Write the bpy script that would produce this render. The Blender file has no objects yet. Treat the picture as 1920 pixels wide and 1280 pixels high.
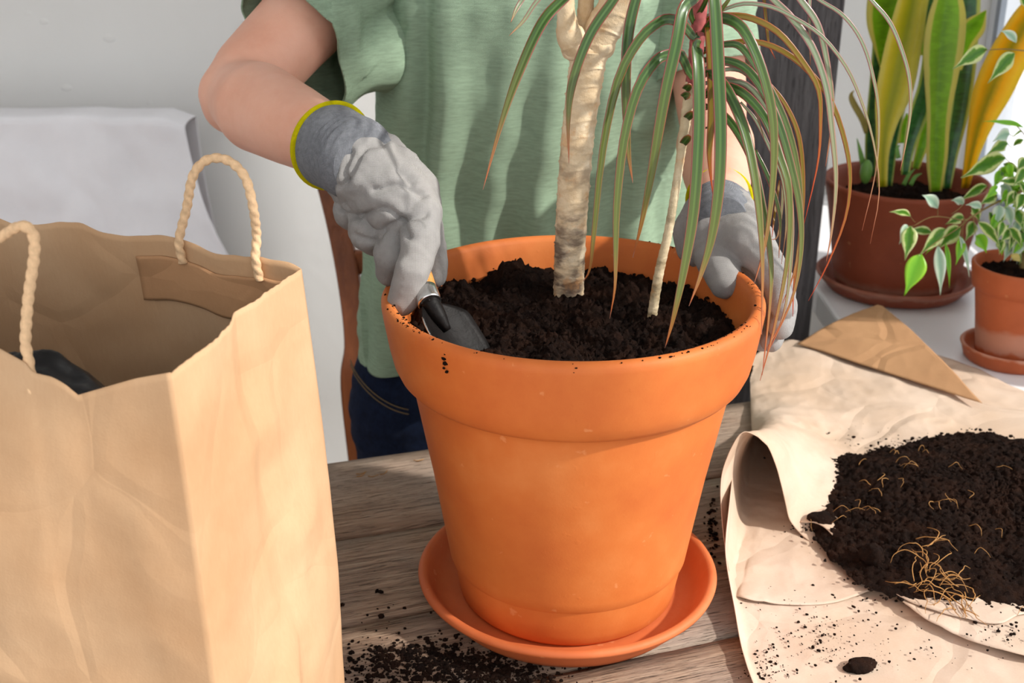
import bpy, bmesh, math, random
from mathutils import Vector, noise, Matrix
random.seed(7)
C = bpy.context.scene.collection
R = math.radians

# ------------------------------------------------------------------ camera, world, sun, exposure
FPX, TH = 2300.0, R(22.1)
CAM = Vector((-0.0568, -1.085, 0.724))
cd = bpy.data.cameras.new('camera'); cam = bpy.data.objects.new('camera', cd); C.objects.link(cam)
cam.location = CAM; cam.rotation_euler = (R(90) - TH, 0, 0)
cd.sensor_width = 36; cd.lens = 36 * FPX / 1920; cd.clip_start = .02
cd.dof.use_dof = True; cd.dof.focus_distance = 1.08; cd.dof.aperture_fstop = 10
bpy.context.scene.camera = cam
sc = bpy.context.scene
w = bpy.data.worlds.new('world'); sc.world = w; w.use_nodes = True
bg = w.node_tree.nodes['Background']; bg.inputs[0].default_value = (.97, .98, 1, 1); bg.inputs[1].default_value = 1.75
sd = bpy.data.lights.new('sun', 'SUN'); sun = bpy.data.objects.new('sun', sd); C.objects.link(sun)
sd.energy = 5.1; sd.angle = R(2.2); sd.color = (1, .955, .89)
SUN = Vector((.93, -.34, .72)).normalized()
sun.rotation_euler = SUN.to_track_quat('Z', 'Y').to_euler()
sc.view_settings.view_transform = 'Standard'; sc.view_settings.look = 'None'
sc.view_settings.exposure = 0.0; sc.view_settings.gamma = 1; sc.view_settings.use_curve_mapping = False

# ------------------------------------------------------------------ helpers: points, objects, tags
def ray(px, py):
    u = (640 - py) / FPX
    return Vector(((px - 960) / FPX, math.cos(TH) + u * math.sin(TH), -math.sin(TH) + u * math.cos(TH)))
def A(px, py, y):
    r = ray(px, py); return CAM + r * ((y - CAM.y) / r.y)
def Z(px, py, z=0.0):
    r = ray(px, py); return CAM + r * ((z - CAM.z) / r.z)
def V(*a): return Vector(a)

def tag(o, label=None, cat=None, group=None, kind=None):
    if label: o['label'] = label
    if cat: o['category'] = cat
    if group: o['group'] = group
    if kind: o['kind'] = kind
    return o
def thing(name, label, cat, loc=(0, 0, 0), group=None):
    o = bpy.data.objects.new(name, None); C.objects.link(o); o.location = loc; o.empty_display_size = .05
    return tag(o, label, cat, group)
def link(name, me, mat, parent=None, smooth=True):
    o = bpy.data.objects.new(name, me); C.objects.link(o)
    if mat:
        me.materials.clear(); me.materials.append(mat)
    if smooth: me.polygons.foreach_set('use_smooth', [True] * len(me.polygons))
    if parent is not None:
        o.parent = parent; o.matrix_parent_inverse = Matrix.Translation(-Vector(parent_loc(parent)))
    return o
def parent_loc(p):
    l = Vector(p.location)
    if p.parent is not None and p.type == 'EMPTY': l = l + parent_loc(p.parent)
    return l
def obj(name, bm, mat, parent=None, smooth=True):
    me = bpy.data.meshes.new(name); bm.to_mesh(me); bm.free()
    return link(name, me, mat, parent, smooth)
def from_py(name, vs, fs, mat, parent=None, smooth=True, uvs=None):
    me = bpy.data.meshes.new(name); me.from_pydata([tuple(v) for v in vs], [], fs); me.update()
    if uvs is not None:
        l = me.uv_layers.new(name='UVMap')
        for lp in me.loops: l.data[lp.index].uv = uvs[lp.vertex_index]
    return link(name, me, mat, parent, smooth)
def thick(o, t, off=0.0):
    m = o.modifiers.new('thickness', 'SOLIDIFY'); m.thickness = t; m.offset = off; return o
def subd(o, n=1):
    m = o.modifiers.new('subdivision', 'SUBSURF'); m.levels = n; m.render_levels = n; return o
def bevel(o, wd, n=2):
    m = o.modifiers.new('bevel', 'BEVEL'); m.width = wd; m.segments = n; m.limit_method = 'ANGLE'; return o

# ------------------------------------------------------------------ helpers: geometry
def cat(P, t):
    n = len(P) - 1; t = max(0, min(n - 1e-6, t * n)); i = int(t); f = t - i
    p0, p1, p2, p3 = P[max(i - 1, 0)], P[i], P[i + 1], P[min(i + 2, n)]
    if i == 0: p0 = p1 * 2 - p2
    if i + 2 > n: p3 = p2 * 2 - p1
    return .5 * ((2 * p1) + (p2 - p0) * f + (2 * p0 - 5 * p1 + 4 * p2 - p3) * f * f + (3 * p1 - p0 - 3 * p2 + p3) * f ** 3)
def cats(P, t): return cat([Vector((p, 0, 0)) for p in P], t).x
def box(bm, c, s, rz=0, mtx=None):
    m = Matrix.Translation(c) @ Matrix.Rotation(rz, 4, 'Z') @ Matrix.Diagonal((s[0], s[1], s[2], 1))
    if mtx is not None: m = mtx @ m
    return bmesh.ops.create_cube(bm, size=1, matrix=m)
def lathe(name, prof, mat, parent, n=96, c=(0, 0, 0), wob=0.0):
    vs, fs = [], []
    fine = [prof[0]]
    for a_, b_ in zip(prof[:-1], prof[1:]):
        k = max(1, int(math.hypot(b_[0] - a_[0], b_[1] - a_[1]) / .008))
        fine += [(a_[0] + (b_[0] - a_[0]) * t / k, a_[1] + (b_[1] - a_[1]) * t / k) for t in range(1, k + 1)]
    prof = fine; m = len(prof)
    for i in range(n):
        a = 2 * math.pi * i / n
        for r, z in prof:
            rr = r * (1 + wob * noise.noise(V(math.cos(a) * 1.3, math.sin(a) * 1.3, z * 6 + c[0])))
            vs.append((c[0] + rr * math.cos(a), c[1] + rr * math.sin(a), c[2] + z))
    for i in range(n):
        j = (i + 1) % n
        for k in range(m - 1):
            fs.append((i * m + k, j * m + k, j * m + k + 1, i * m + k + 1))
    return from_py(name, vs, fs, mat, parent)
def frames(P):
    T = []
    for i in range(len(P)):
        t = (P[min(i + 1, len(P) - 1)] - P[max(i - 1, 0)])
        T.append(t.normalized() if t.length > 1e-9 else V(0, 0, 1))
    up = V(0, 0, 1) if abs(T[0].z) < .9 else V(0, 1, 0)
    n = (up - T[0] * up.dot(T[0])).normalized(); out = []
    for t in T:
        n = (n - t * n.dot(t)).normalized(); out.append((t, n, t.cross(n)))
    return out
def tube_data(P, rad, seg=8, steps=None, rfun=None, vs=None, fs=None):
    if steps:
        Q = [cat(P, i / steps) for i in range(steps + 1)]
    else: Q = P
    vs = [] if vs is None else vs; fs = [] if fs is None else fs
    b0 = len(vs); F = frames(Q); L = 0
    for i, (q, (t, n, b)) in enumerate(zip(Q, F)):
        s = i / (len(Q) - 1)
        if i: L += (Q[i] - Q[i - 1]).length
        r = cats(rad, s) if isinstance(rad, (list, tuple)) else rad
        for k in range(seg):
            a = 2 * math.pi * k / seg
            rr = r * (rfun(L, a, s) if rfun else 1)
            vs.append(q + (n * math.cos(a) + b * math.sin(a)) * rr)
    for i in range(len(Q) - 1):
        for k in range(seg):
            k2 = (k + 1) % seg
            fs.append((b0 + i * seg + k, b0 + i * seg + k2, b0 + (i + 1) * seg + k2, b0 + (i + 1) * seg + k))
    fs.append(tuple(b0 + k for k in range(seg))[::-1]); e = b0 + (len(Q) - 1) * seg
    fs.append(tuple(e + k for k in range(seg)))
    return vs, fs
def tube(name, P, rad, mat, parent=None, seg=8, steps=24, rfun=None):
    vs, fs = tube_data(P, rad, seg, steps, rfun); return from_py(name, vs, fs, mat, parent)
def sphere(bm, p, r, sc=(1, 1, 1), rot=None):
    m = Matrix.Translation(p) @ (rot.to_4x4() if rot else Matrix()) @ Matrix.Diagonal((r * sc[0], r * sc[1], r * sc[2], 1))
    bmesh.ops.create_uvsphere(bm, u_segments=20, v_segments=12, radius=1, matrix=m)
def capsule(bm, p, q, r0, r1):
    sphere(bm, p, r0); sphere(bm, q, r1); d = q - p
    if d.length < 1e-5: return
    m = Matrix.Translation((p + q) / 2) @ d.to_track_quat('Z', 'Y').to_matrix().to_4x4()
    bmesh.ops.create_cone(bm, cap_ends=True, segments=20, radius1=r0, radius2=r1, depth=d.length, matrix=m)
def chain(bm, pts):
    for (p, r), (q, s) in zip(pts[:-1], pts[1:]): capsule(bm, p, q, r, s)
def loft(bm, secs, n=40, pw=2.0):
    """closed stack of ellipse sections (z, cx, cy, rx, ry)"""
    rings = []
    for z, cx, cy, rx, ry in secs:
        ring = []
        for k in range(n):
            a = 2 * math.pi * k / n; c, s = math.cos(a), math.sin(a)
            ring.append(bm.verts.new((cx + rx * math.copysign(abs(c) ** (2 / pw), c), cy + ry * math.copysign(abs(s) ** (2 / pw), s), z)))
        rings.append(ring)
    for a, b in zip(rings[:-1], rings[1:]):
        for k in range(n): bm.faces.new((a[k], a[(k + 1) % n], b[(k + 1) % n], b[k]))
    bm.faces.new(rings[0][::-1]); bm.faces.new(rings[-1])
def fuse(bm, voxel, smooth=4, fac=.5):
    """one continuous skin around everything in bm"""
    me = bpy.data.meshes.new('tmp'); bmesh.ops.recalc_face_normals(bm, faces=bm.faces); bm.to_mesh(me); bm.free()
    o = bpy.data.objects.new('tmp', me); C.objects.link(o)
    m = o.modifiers.new('r', 'REMESH'); m.mode = 'VOXEL'; m.voxel_size = voxel
    s = o.modifiers.new('s', 'SMOOTH'); s.factor = fac; s.iterations = smooth
    dg = bpy.context.evaluated_depsgraph_get()
    res = bpy.data.meshes.new_from_object(o.evaluated_get(dg)); bpy.data.objects.remove(o); bpy.data.meshes.remove(me)
    return res
def push(me, f):
    """move each vertex along its normal by f(co, normal)"""
    me.update(); ns = [v.normal.copy() for v in me.vertices]
    for v, n in zip(me.vertices, ns): v.co += n * f(v.co, n)
    me.update()
def N(p, s, o=0.0): return noise.noise(V(p.x * s + o, p.y * s + o * 1.7, p.z * s - o))
def ridge(p, s, o=0.0): return 1 - abs(N(p, s, o)) * 2.2
def crumple(p, s, o=0.0):
    """faceted folds, as in creased paper: distance to the nearest cells"""
    d, _ = noise.voronoi(V(p.x * s + o, p.y * s + o, p.z * s)); return d[1] - d[0]

# ------------------------------------------------------------------ helpers: materials
def srgb(h):
    h = h.lstrip('#'); c = [int(h[i:i + 2], 16) / 255 for i in (0, 2, 4)]
    return tuple((x / 12.92 if x <= .04045 else ((x + .055) / 1.055) ** 2.4) for x in c) + (1,)
class Mt:
    def __init__(s, name, rough=.6, spec=.4):
        s.m = bpy.data.materials.new(name); s.m.use_nodes = True; s.t = s.m.node_tree
        s.b = s.t.nodes['Principled BSDF']; s.b.inputs['Roughness'].default_value = rough
        s.b.inputs['Specular IOR Level'].default_value = spec; s.out = s.t.nodes['Material Output']
    def n(s, ty, **kw):
        x = s.t.nodes.new(ty)
        for k, v in kw.items():
            if k in x.inputs: x.inputs[k].default_value = v
            else: setattr(x, k, v)
        return x
    def l(s, a, b): s.t.links.new(a, b)
    def coord(s, kind='Object', scale=(1, 1, 1), rot=(0, 0, 0)):
        c = s.n('ShaderNodeTexCoord'); m = s.n('ShaderNodeMapping')
        m.inputs['Scale'].default_value = scale; m.inputs['Rotation'].default_value = rot
        s.l(c.outputs[kind], m.inputs[0]); return m.outputs[0]
    def noise(s, vec, scale, detail=4, rough=.55, dist=0):
        x = s.n('ShaderNodeTexNoise'); x.inputs['Scale'].default_value = scale; x.inputs['Detail'].default_value = detail
        x.inputs['Roughness'].default_value = rough; x.inputs['Distortion'].default_value = dist
        s.l(vec, x.inputs['Vector']); return x.outputs['Fac']
    def ramp(s, fac, stops):
        x = s.n('ShaderNodeValToRGB'); e = x.color_ramp.elements
        while len(e) < len(stops): e.new(.5)
        for el, (p, c) in zip(e, stops):
            el.position = p; el.color = srgb(c) if isinstance(c, str) else ((c, c, c, 1) if not isinstance(c, tuple) else c)
        s.l(fac, x.inputs[0]); return x.outputs[0]
    def mix(s, fac, a, b, mode='MIX'):
        x = s.n('ShaderNodeMix', data_type='RGBA', blend_type=mode)
        for v, i in ((fac, 0), (a, 6), (b, 7)):
            if isinstance(v, (int, float)): x.inputs[i].default_value = v
            elif isinstance(v, (str, tuple)): x.inputs[i].default_value = srgb(v) if isinstance(v, str) else v
            else: s.l(v, x.inputs[i])
        return x.outputs[2]
    def math(s, op, a, b=0.0, c=None):
        x = s.n('ShaderNodeMath', operation=op)
        for i, v in enumerate((a, b) if c is None else (a, b, c)):
            if isinstance(v, (int, float)): x.inputs[i].default_value = v
            else: s.l(v, x.inputs[i])
        return x.outputs[0]
    def col(s, c):
        if isinstance(c, str): s.b.inputs['Base Color'].default_value = srgb(c)
        else: s.l(c, s.b.inputs['Base Color'])
        return s
    def bump(s, h, dist=.001, strength=1.0, prev=None):
        x = s.n('ShaderNodeBump'); x.inputs['Strength'].default_value = strength; x.inputs['Distance'].default_value = dist
        s.l(h, x.inputs['Height'])
        if prev is not None: s.l(prev, x.inputs['Normal'])
        s.l(x.outputs[0], s.b.inputs['Normal']); return x.outputs[0]
    def translucent(s, color, fac):
        tr = s.n('ShaderNodeBsdfTranslucent'); mx = s.n('ShaderNodeMixShader'); mx.inputs[0].default_value = fac
        if isinstance(color, str): tr.inputs[0].default_value = srgb(color)
        else: s.l(color, tr.inputs[0])
        s.l(s.b.outputs[0], mx.inputs[1]); s.l(tr.outputs[0], mx.inputs[2]); s.l(mx.outputs[0], s.out.inputs[0]); return s

def m_plain(name, c, rough=.6, nz=0.0, sc_=20, bump=0.0, spec=.4, bs=200):
    m = Mt(name, rough, spec); v = m.coord()
    if nz:
        f = m.noise(v, sc_); a = srgb(c); lo = tuple(x * (1 - nz) for x in a[:3]) + (1,); hi = tuple(min(1, x * (1 + nz)) for x in a[:3]) + (1,)
        m.col(m.ramp(f, [(.3, lo), (.7, hi)]))
    else: m.col(c)
    if bump: m.bump(m.noise(v, bs), bump)
    return m.m

def m_terracotta(name, c1, c2, c3, chalk=None):
    m = Mt(name, .62, .35); v = m.coord()
    f = m.noise(v, 9, 5, .6); base = m.ramp(f, [(.3, c1), (.55, c2), (.75, c3)])
    fine = m.noise(v, 260, 2); base = m.mix(m.math('MULTIPLY', fine, .22), base, m.mix(1.0, base, '#fff0dc', 'MULTIPLY'))
    sp = m.ramp(m.noise(v, 55, 3, .5), [(.70, 0.0), (.74, 1.0)])
    base = m.mix(m.math('MULTIPLY', sp, .22), base, '#f0b480')
    if chalk:
        s = m.n('ShaderNodeSeparateXYZ'); m.l(v, s.inputs[0])
        z = m.math('ADD', s.outputs[2], m.math('MULTIPLY', m.noise(v, 22, 4), .03))
        band = m.ramp(m.math('MULTIPLY', z, 5.0), [(chalk[0] * 5, 0.0), (chalk[0] * 5 + .03, 1.0), (chalk[1] * 5 - .05, .75), (chalk[1] * 5, 0.0)])
        base = m.mix(m.math('MULTIPLY', band, chalk[2]), base, '#d8b8a4')
    m.col(base)
    h = m.math('ADD', m.math('MULTIPLY', m.noise(v, 420, 3), .35), m.math('MULTIPLY', m.ramp(m.noise(v, 95, 2), [(.66, 0.0), (.8, 1.0)]), .5))
    m.bump(h, .0004, .7); return m.m

def m_soil(name, dark='#140b08', light='#3a2419'):
    m = Mt(name, .95, .12); v = m.coord()
    f = m.noise(v, 160, 6, .7); g = m.noise(v, 30, 3)
    c = m.ramp(f, [(.38, dark), (.62, '#24160f'), (.78, light)])
    c = m.mix(m.math('MULTIPLY', m.ramp(g, [(.45, 0.0), (.7, 1.0)]), .35), c, '#43291b')
    sp = m.ramp(m.noise(v, 900, 1), [(.76, 0.0), (.78, 1.0)]); c = m.mix(m.math('MULTIPLY', sp, .5), c, '#8f7d70')
    m.col(c); m.bump(m.noise(v, 420, 5, .7), .0035, 1.0); return m.m

def m_paper(name, a, b, tr=.12, trc='#b07238', bscale=9, bdist=.004):
    m = Mt(name, .8, .22); v = m.coord()
    f = m.noise(v, 7, 4); c = m.ramp(f, [(.32, a), (.68, b)])
    fib = m.noise(m.coord(scale=(1, 1, .25)), 420, 3, .7)
    c = m.mix(m.math('MULTIPLY', fib, .18), c, '#8a5f3a')
    m.col(c)
    vo = m.n('ShaderNodeTexVoronoi', feature='DISTANCE_TO_EDGE'); vo.inputs['Scale'].default_value = bscale
    wv = m.n('ShaderNodeVectorMath', operation='ADD'); nn = m.n('ShaderNodeTexNoise'); nn.inputs['Scale'].default_value = 5
    m.l(v, nn.inputs['Vector']); sc2 = m.n('ShaderNodeVectorMath', operation='SCALE'); sc2.inputs['Scale'].default_value = .12
    m.l(nn.outputs['Color'], sc2.inputs[0]); m.l(v, wv.inputs[0]); m.l(sc2.outputs[0], wv.inputs[1]); m.l(wv.outputs[0], vo.inputs['Vector'])
    h = m.math('ADD', m.ramp(vo.outputs['Distance'], [(0, 0.0), (.10, 1.0)]), m.math('MULTIPLY', m.noise(v, 16, 3), 1.6))
    p = m.bump(h, bdist, .45); m.bump(m.noise(v, 600, 2), .0002, .6, p)
    m.translucent(trc, tr); return m.m

def m_wood(name, cols, rot=0.0, along=(1, 14, 14), scale=6, knots=True, bump=.002, rough=.75, cracks='#2a1a10'):
    """grain runs along local x after mapping"""
    m = Mt(name, rough, .25); ob = m.n('ShaderNodeObjectInfo'); c = m.n('ShaderNodeTexCoord')
    mp = m.n('ShaderNodeMapping'); mp.inputs['Rotation'].default_value = (0, 0, rot); m.l(c.outputs['Object'], mp.inputs[0])
    off = m.n('ShaderNodeVectorMath', operation='ADD'); cr = m.n('ShaderNodeCombineXYZ')
    m.l(m.math('MULTIPLY', ob.outputs['Random'], 9.0), cr.inputs[0]); m.l(m.math('MULTIPLY', ob.outputs['Random'], 3.0), cr.inputs[2])
    m.l(mp.outputs[0], off.inputs[0]); m.l(cr.outputs[0], off.inputs[1])
    sc_ = m.n('ShaderNodeVectorMath', operation='MULTIPLY'); sc_.inputs[1].default_value = along; m.l(off.outputs[0], sc_.inputs[0])
    f = m.noise(sc_.outputs[0], scale, 6, .65, .6); g = m.noise(sc_.outputs[0], scale * 4.5, 4, .7, .3)
    b = m.noise(off.outputs[0], 5, 3)
    base = m.ramp(f, [(.28, cols[0]), (.45, cols[1]), (.6, cols[2]), (.75, cols[3])])
    base = m.mix(m.math('MULTIPLY', m.ramp(b, [(.4, 0.0), (.65, 1.0)]), .55), base, cols[4])
    crk = m.ramp(g, [(.34, 1.0), (.43, 0.0)]); base = m.mix(m.math('MULTIPLY', crk, .75), base, cracks)
    m.col(base); m.bump(m.math('SUBTRACT', m.math('ADD', f, m.math('MULTIPLY', g, .5)), m.math('MULTIPLY', crk, 1.2)), bump, .9)
    return m.m

def m_cloth(name, c, weave=900, amt=.12, bump=.0004, rough=.9, mottled=60, wscale=(1, 1, 1), extra=None):
    m = Mt(name, rough, .15); v = m.coord()
    a = srgb(c); lo = tuple(x * (1 - amt * 1.6) for x in a[:3]) + (1,); hi = tuple(min(1, x * (1 + amt * 1.6)) for x in a[:3]) + (1,)
    vv = m.coord(scale=wscale); f = m.noise(vv, mottled, 4, .7)
    cc = m.ramp(f, [(.3, lo), (.7, hi)])
    if extra: cc = m.mix(m.ramp(m.noise(v, 14, 3), [(.45, 0.0), (.75, .6)]), cc, extra)
    m.col(cc)
    w1 = m.n('ShaderNodeTexWave', wave_type='BANDS', bands_direction='Z'); w1.inputs['Scale'].default_value = weave / 6.28
    w2 = m.n('ShaderNodeTexWave', wave_type='BANDS', bands_direction='X'); w2.inputs['Scale'].default_value = weave / 6.28
    m.l(v, w1.inputs[0]); m.l(v, w2.inputs[0])
    m.bump(m.math('ADD', w1.outputs['Fac'], w2.outputs['Fac']), bump, .8); return m.m

M = {}
M['wall'] = m_plain('painted wall', '#e9e9e7', .85, .02, 3, .0006, bs=40)
M['floor'] = m_wood('floor boards', ['#7a6350', '#8d7560', '#9c836d', '#a98f78', '#84705f'], along=(1, 8, 8))
M['frame'] = m_plain('window frame paint', '#c9cdd2', .4, .03)
M['gasket'] = m_plain('grey gasket', '#7d858f', .5, .03)
M['sill'] = m_plain('white sill', '#f4f4f6', .3, .02, 8, spec=.5)
M['pot'] = m_terracotta('orange terracotta', '#bd6029', '#c96f32', '#d37f42')
M['saucer'] = m_terracotta('saucer terracotta', '#bd5f33', '#c76a3b', '#d07a4d')
M['pot2'] = m_terracotta('red brown terracotta', '#7d3a24', '#8b442c', '#99533a', (0.005, .025, .2))
M['pot3'] = m_terracotta('weathered small terracotta', '#a8552f', '#b96038', '#c47048', (0.005, .05, .4))
M['soil'] = m_soil('potting soil'); M['soil2'] = m_soil('root soil', '#180e0a', '#41291d')
M['paper'] = m_paper('kraft paper', '#bf9872', '#cdab87', .05, bdist=.0016)
M['paper_pale'] = m_paper('pale creased kraft paper', '#cfb59d', '#dcc8b6', .08, bscale=7, bdist=.0035)
M['patch'] = m_paper('kraft paper patch', '#b08560', '#bb916a', .02)
M['cord'] = m_plain('paper cord', '#d8b48c', .8, .12, 300, .0004, bs=600)
M['black'] = m_plain('black plastic film', '#08080a', .42, .2, 20, .002, spec=.3, bs=28)
M['table'] = m_wood('weathered table wood', ['#5f4a3c', '#8a715d', '#a88d77', '#bda68f', '#94897f'], along=(1.2, 16, 16), scale=7, bump=.0035)
M['dark'] = m_wood('dark stained board', ['#454244', '#565355', '#656264', '#747173', '#4d4a4c'], along=(14, 14, .6), scale=8, bump=.001, cracks='#2e2c2d')
M['chair'] = m_wood('chair wood', ['#5f331b', '#713f22', '#824b2a', '#8f5632', '#673820'], along=(10, 10, .8), scale=5, bump=.0003, rough=.4, cracks='#6f3d22')
M['handle'] = m_wood('trowel handle wood', ['#b87638', '#c98845', '#d79a55', '#e0a964', '#bd7c3c'], along=(5, 5, 5), scale=30, bump=.0002, rough=.35, cracks='#9c6330')
M['steel'] = m_plain('steel', '#c9c9c8', .25, .05); M['steel'].node_tree.nodes['Principled BSDF'].inputs['Metallic'].default_value = 1
M['blade'] = m_plain('dark coated blade', '#0d0908', .55, .5, 60, .0005, spec=.18)
M['shirt'] = m_cloth('green jersey', '#8ba189', 1400, .10, .0003, wscale=(1, 1, 7), mottled=55)
M['jeans'] = m_cloth('dark denim', '#131d33', 1500, .25, .0004, mottled=120)
M['stitch'] = m_plain('denim stitching', '#6d5a3c', .8, .1)
M['glove'] = m_cloth('grey coated glove', '#9b9997', 2600, .06, .0003, rough=.75, mottled=90, extra='#aeaaa6')
M['knit'] = m_cloth('grey glove knit', '#878a90', 2600, .12, .0006, rough=.95, mottled=200)
M['band'] = m_cloth('yellow cuff edging', '#f2e400', 4200, .06, .0009, mottled=300)
M['white_cloth'] = m_plain('white cotton sheet', '#f3f3f8', .9, .03, 12, .003, bs=9)
M['hair'] = m_plain('brown hair', '#4a3020', .6, .3, 120, .001)
M['bark_chip'] = m_plain('bark chip', '#5a3a22', .9, .5, 60, .003, bs=120)
M['root'] = m_plain('pale root', '#a87a44', .7, .25, 60)
M['eye'] = m_plain('eye white', '#e8e6e2', .3)

def m_skin():
    m = Mt('skin', .5, .35); v = m.coord(); f = m.noise(v, 14, 5, .6)
    c = m.ramp(f, [(.3, '#d99f86'), (.55, '#e2ae96'), (.75, '#e6b7a2')])
    s = m.n('ShaderNodeTexNoise'); s.inputs['Scale'].default_value = 160; m.l(v, s.inputs['Vector'])
    c = m.mix(m.math('MULTIPLY', s.outputs['Fac'], .12), c, '#c27a66'); m.col(c)
    m.b.inputs['Subsurface Weight'].default_value = .12; m.b.inputs['Subsurface Radius'].default_value = (.012, .005, .003)
    m.bump(m.noise(v, 700, 3), .0002, .5); return m.m
M['skin'] = m_skin()

def m_trunk(name, a, b, dk):
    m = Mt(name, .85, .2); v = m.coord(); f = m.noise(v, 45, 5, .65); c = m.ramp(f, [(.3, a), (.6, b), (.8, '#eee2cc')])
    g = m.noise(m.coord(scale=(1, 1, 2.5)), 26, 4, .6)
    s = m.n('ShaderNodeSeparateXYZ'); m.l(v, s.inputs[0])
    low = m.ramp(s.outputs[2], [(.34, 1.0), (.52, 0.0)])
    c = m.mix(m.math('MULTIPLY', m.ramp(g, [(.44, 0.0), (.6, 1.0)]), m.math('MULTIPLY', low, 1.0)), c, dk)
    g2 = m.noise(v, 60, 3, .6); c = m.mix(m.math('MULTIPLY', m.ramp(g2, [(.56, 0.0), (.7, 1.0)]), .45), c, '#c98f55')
    m.col(c); m.bump(m.noise(v, 150, 5, .7), .0012, .9); return m.m
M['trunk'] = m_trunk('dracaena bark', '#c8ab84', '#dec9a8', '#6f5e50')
M['stem'] = m_trunk('thin dracaena bark', '#bda987', '#d6c5a3', '#8f7f62')

def m_leaf(name, cross, along, tr=.25, rough=.35, wob=0.0, bands=None):
    """cross: ramp across the blade (uv.x), along: list of (pos, colour) with mix weight over the length (uv.y)"""
    m = Mt(name, rough, .5); uv = m.n('ShaderNodeTexCoord'); s = m.n('ShaderNodeSeparateXYZ'); m.l(uv.outputs['UV'], s.inputs[0])
    x = s.outputs[0]
    if wob:
        nv = m.coord(); x = m.math('ADD', x, m.math('MULTIPLY', m.math('SUBTRACT', m.noise(nv, 70, 3), .5), wob))
    c = m.ramp(x, cross)
    if bands:
        v = m.coord(scale=(1, 1, 3)); b = m.ramp(m.noise(v, 38, 3, .6, .4), [(.42, 0.0), (.6, 1.0)])
        inner = m.ramp(s.outputs[0], [(.16, 0.0), (.2, 1.0), (.8, 1.0), (.84, 0.0)])
        c = m.mix(m.math('MULTIPLY', m.math('MULTIPLY', b, inner), bands[1]), c, bands[0])
    if along:
        for a0, a1, colr, wgt in along:
            fac = m.ramp(s.outputs[1], [(a0, 0.0), (a1, 1.0)]); c = m.mix(m.math('MULTIPLY', fac, wgt), c, colr)
    m.col(c); m.translucent(c, tr); m.b.inputs['Coat Weight'].default_value = .15; return m.m
M['drac'] = m_leaf('dracaena leaf', [(0, '#a84a4e'), (.05, '#86503f'), (.10, '#465f26'), (.34, '#2f511c'), (.5, '#587a3c'), (.66, '#2f511c'), (.90, '#465f26'), (.95, '#86503f'), (1, '#a84a4e')],  # paler centre stripe puts the blade's soft sheen into the colour
                   [(.45, .9, '#938538', .55), (.78, .98, '#c9653e', .8), (.97, 1, '#e0b3a0', .7)])
M['drac_pale'] = m_leaf('greyed dracaena leaf', [(0, '#b0666a'), (.12, '#8f7a68'), (.3, '#6f8560'), (.5, '#95a086'), (.7, '#6f8560'), (.88, '#8f7a68'), (1, '#b0666a')],
                        [(.5, .85, '#a8925a', .5), (.8, .98, '#c9704c', .75)])
M['drac_gold'] = m_leaf('yellowing dracaena leaf', [(0, '#c4553a'), (.15, '#9a6c1c'), (.5, '#95801c'), (.85, '#8f651c'), (1, '#c4553a')], [(.0, .35, '#7d7a22', .25), (.7, .95, '#d8552c', .85)], .45)
M['snake'] = m_leaf('snake plant leaf', [(0, '#e4dc84'), (.15, '#ddd670'), (.19, '#9cc62c'), (.5, '#82b024'), (.81, '#9cc62c'), (.85, '#ddd670'), (1, '#e4dc84')], [(0, .0, '#88aa22', .0)], .62, .35, .05, ('#a8d638', .6))
M['snake_dark'] = m_leaf('dark snake plant leaf', [(0, '#b9c95c'), (.12, '#a8bd50'), (.18, '#2c6630'), (.5, '#1f5128'), (.82, '#2c6630'), (.88, '#b9c95c'), (1, '#d0d880')], [(0, .0, '#88aa22', .0)], .15, .35, .05, ('#3f7d3e', .6))
M['snake_yellow'] = m_leaf('yellow snake plant leaf', [(0, '#efe68a'), (.2, '#e3d444'), (.38, '#cbc626'), (.55, '#b4b81c'), (.75, '#ded236'), (1, '#f4ec96')], [(0, .0, '#88aa22', .0)], .68, .35, .1)
M['snake_gold'] = m_leaf('golden snake plant leaf', [(0, '#f8dc4c'), (.25, '#f4c614'), (.5, '#b9ac18'), (.68, '#f2c716'), (1, '#f8e264')], [(0, .0, '#e8a800', .0)], .72, .35, .12)
M['ficus'] = m_leaf('variegated ficus leaf', [(0, '#e6edb8'), (.16, '#dfe8a4'), (.24, '#6fa52c'), (.5, '#4d8a22'), (.76, '#6fa52c'), (.84, '#dfe8a4'), (1, '#e6edb8')], None, .5, .35, .5)
M['ficus_bright'] = m_leaf('bright green ficus leaf', [(0, '#a5d83a'), (.2, '#86c81c'), (.5, '#6cb512'), (.8, '#86c81c'), (1, '#a5d83a')], None, .4, .35, .2)
M['ficus_pale'] = m_leaf('pale ficus leaf', [(0, '#dfe9dc'), (.25, '#a9c8ae'), (.5, '#8fb79c'), (.75, '#b9d2b6'), (1, '#e4ecdc')], None, .3, .3, .3)
M['twig'] = m_plain('ficus twig', '#7d6a3e', .8, .2)
M['pup'] = m_plain('snake plant shoot', '#5f8a3c', .4, .2, 40)
M['dry'] = m_plain('dry curled leaf', '#a89a58', .8, .2, 40)

# ------------------------------------------------------------------ the room
FZ = -.80
def struct(o): o['kind'] = 'structure'; return o
bm = bmesh.new(); box(bm, (-.82, -.3, FZ - .02), (3.74, 4.6, .04)); struct(obj('floor', bm, M['floor'], smooth=False))
bm = bmesh.new(); box(bm, (-.82, -.1, 1.92), (3.74, 3.8, .04)); struct(obj('ceiling', bm, M['wall'], smooth=False))  # unseen ceiling, added to stop sun passing over the right wall
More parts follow.
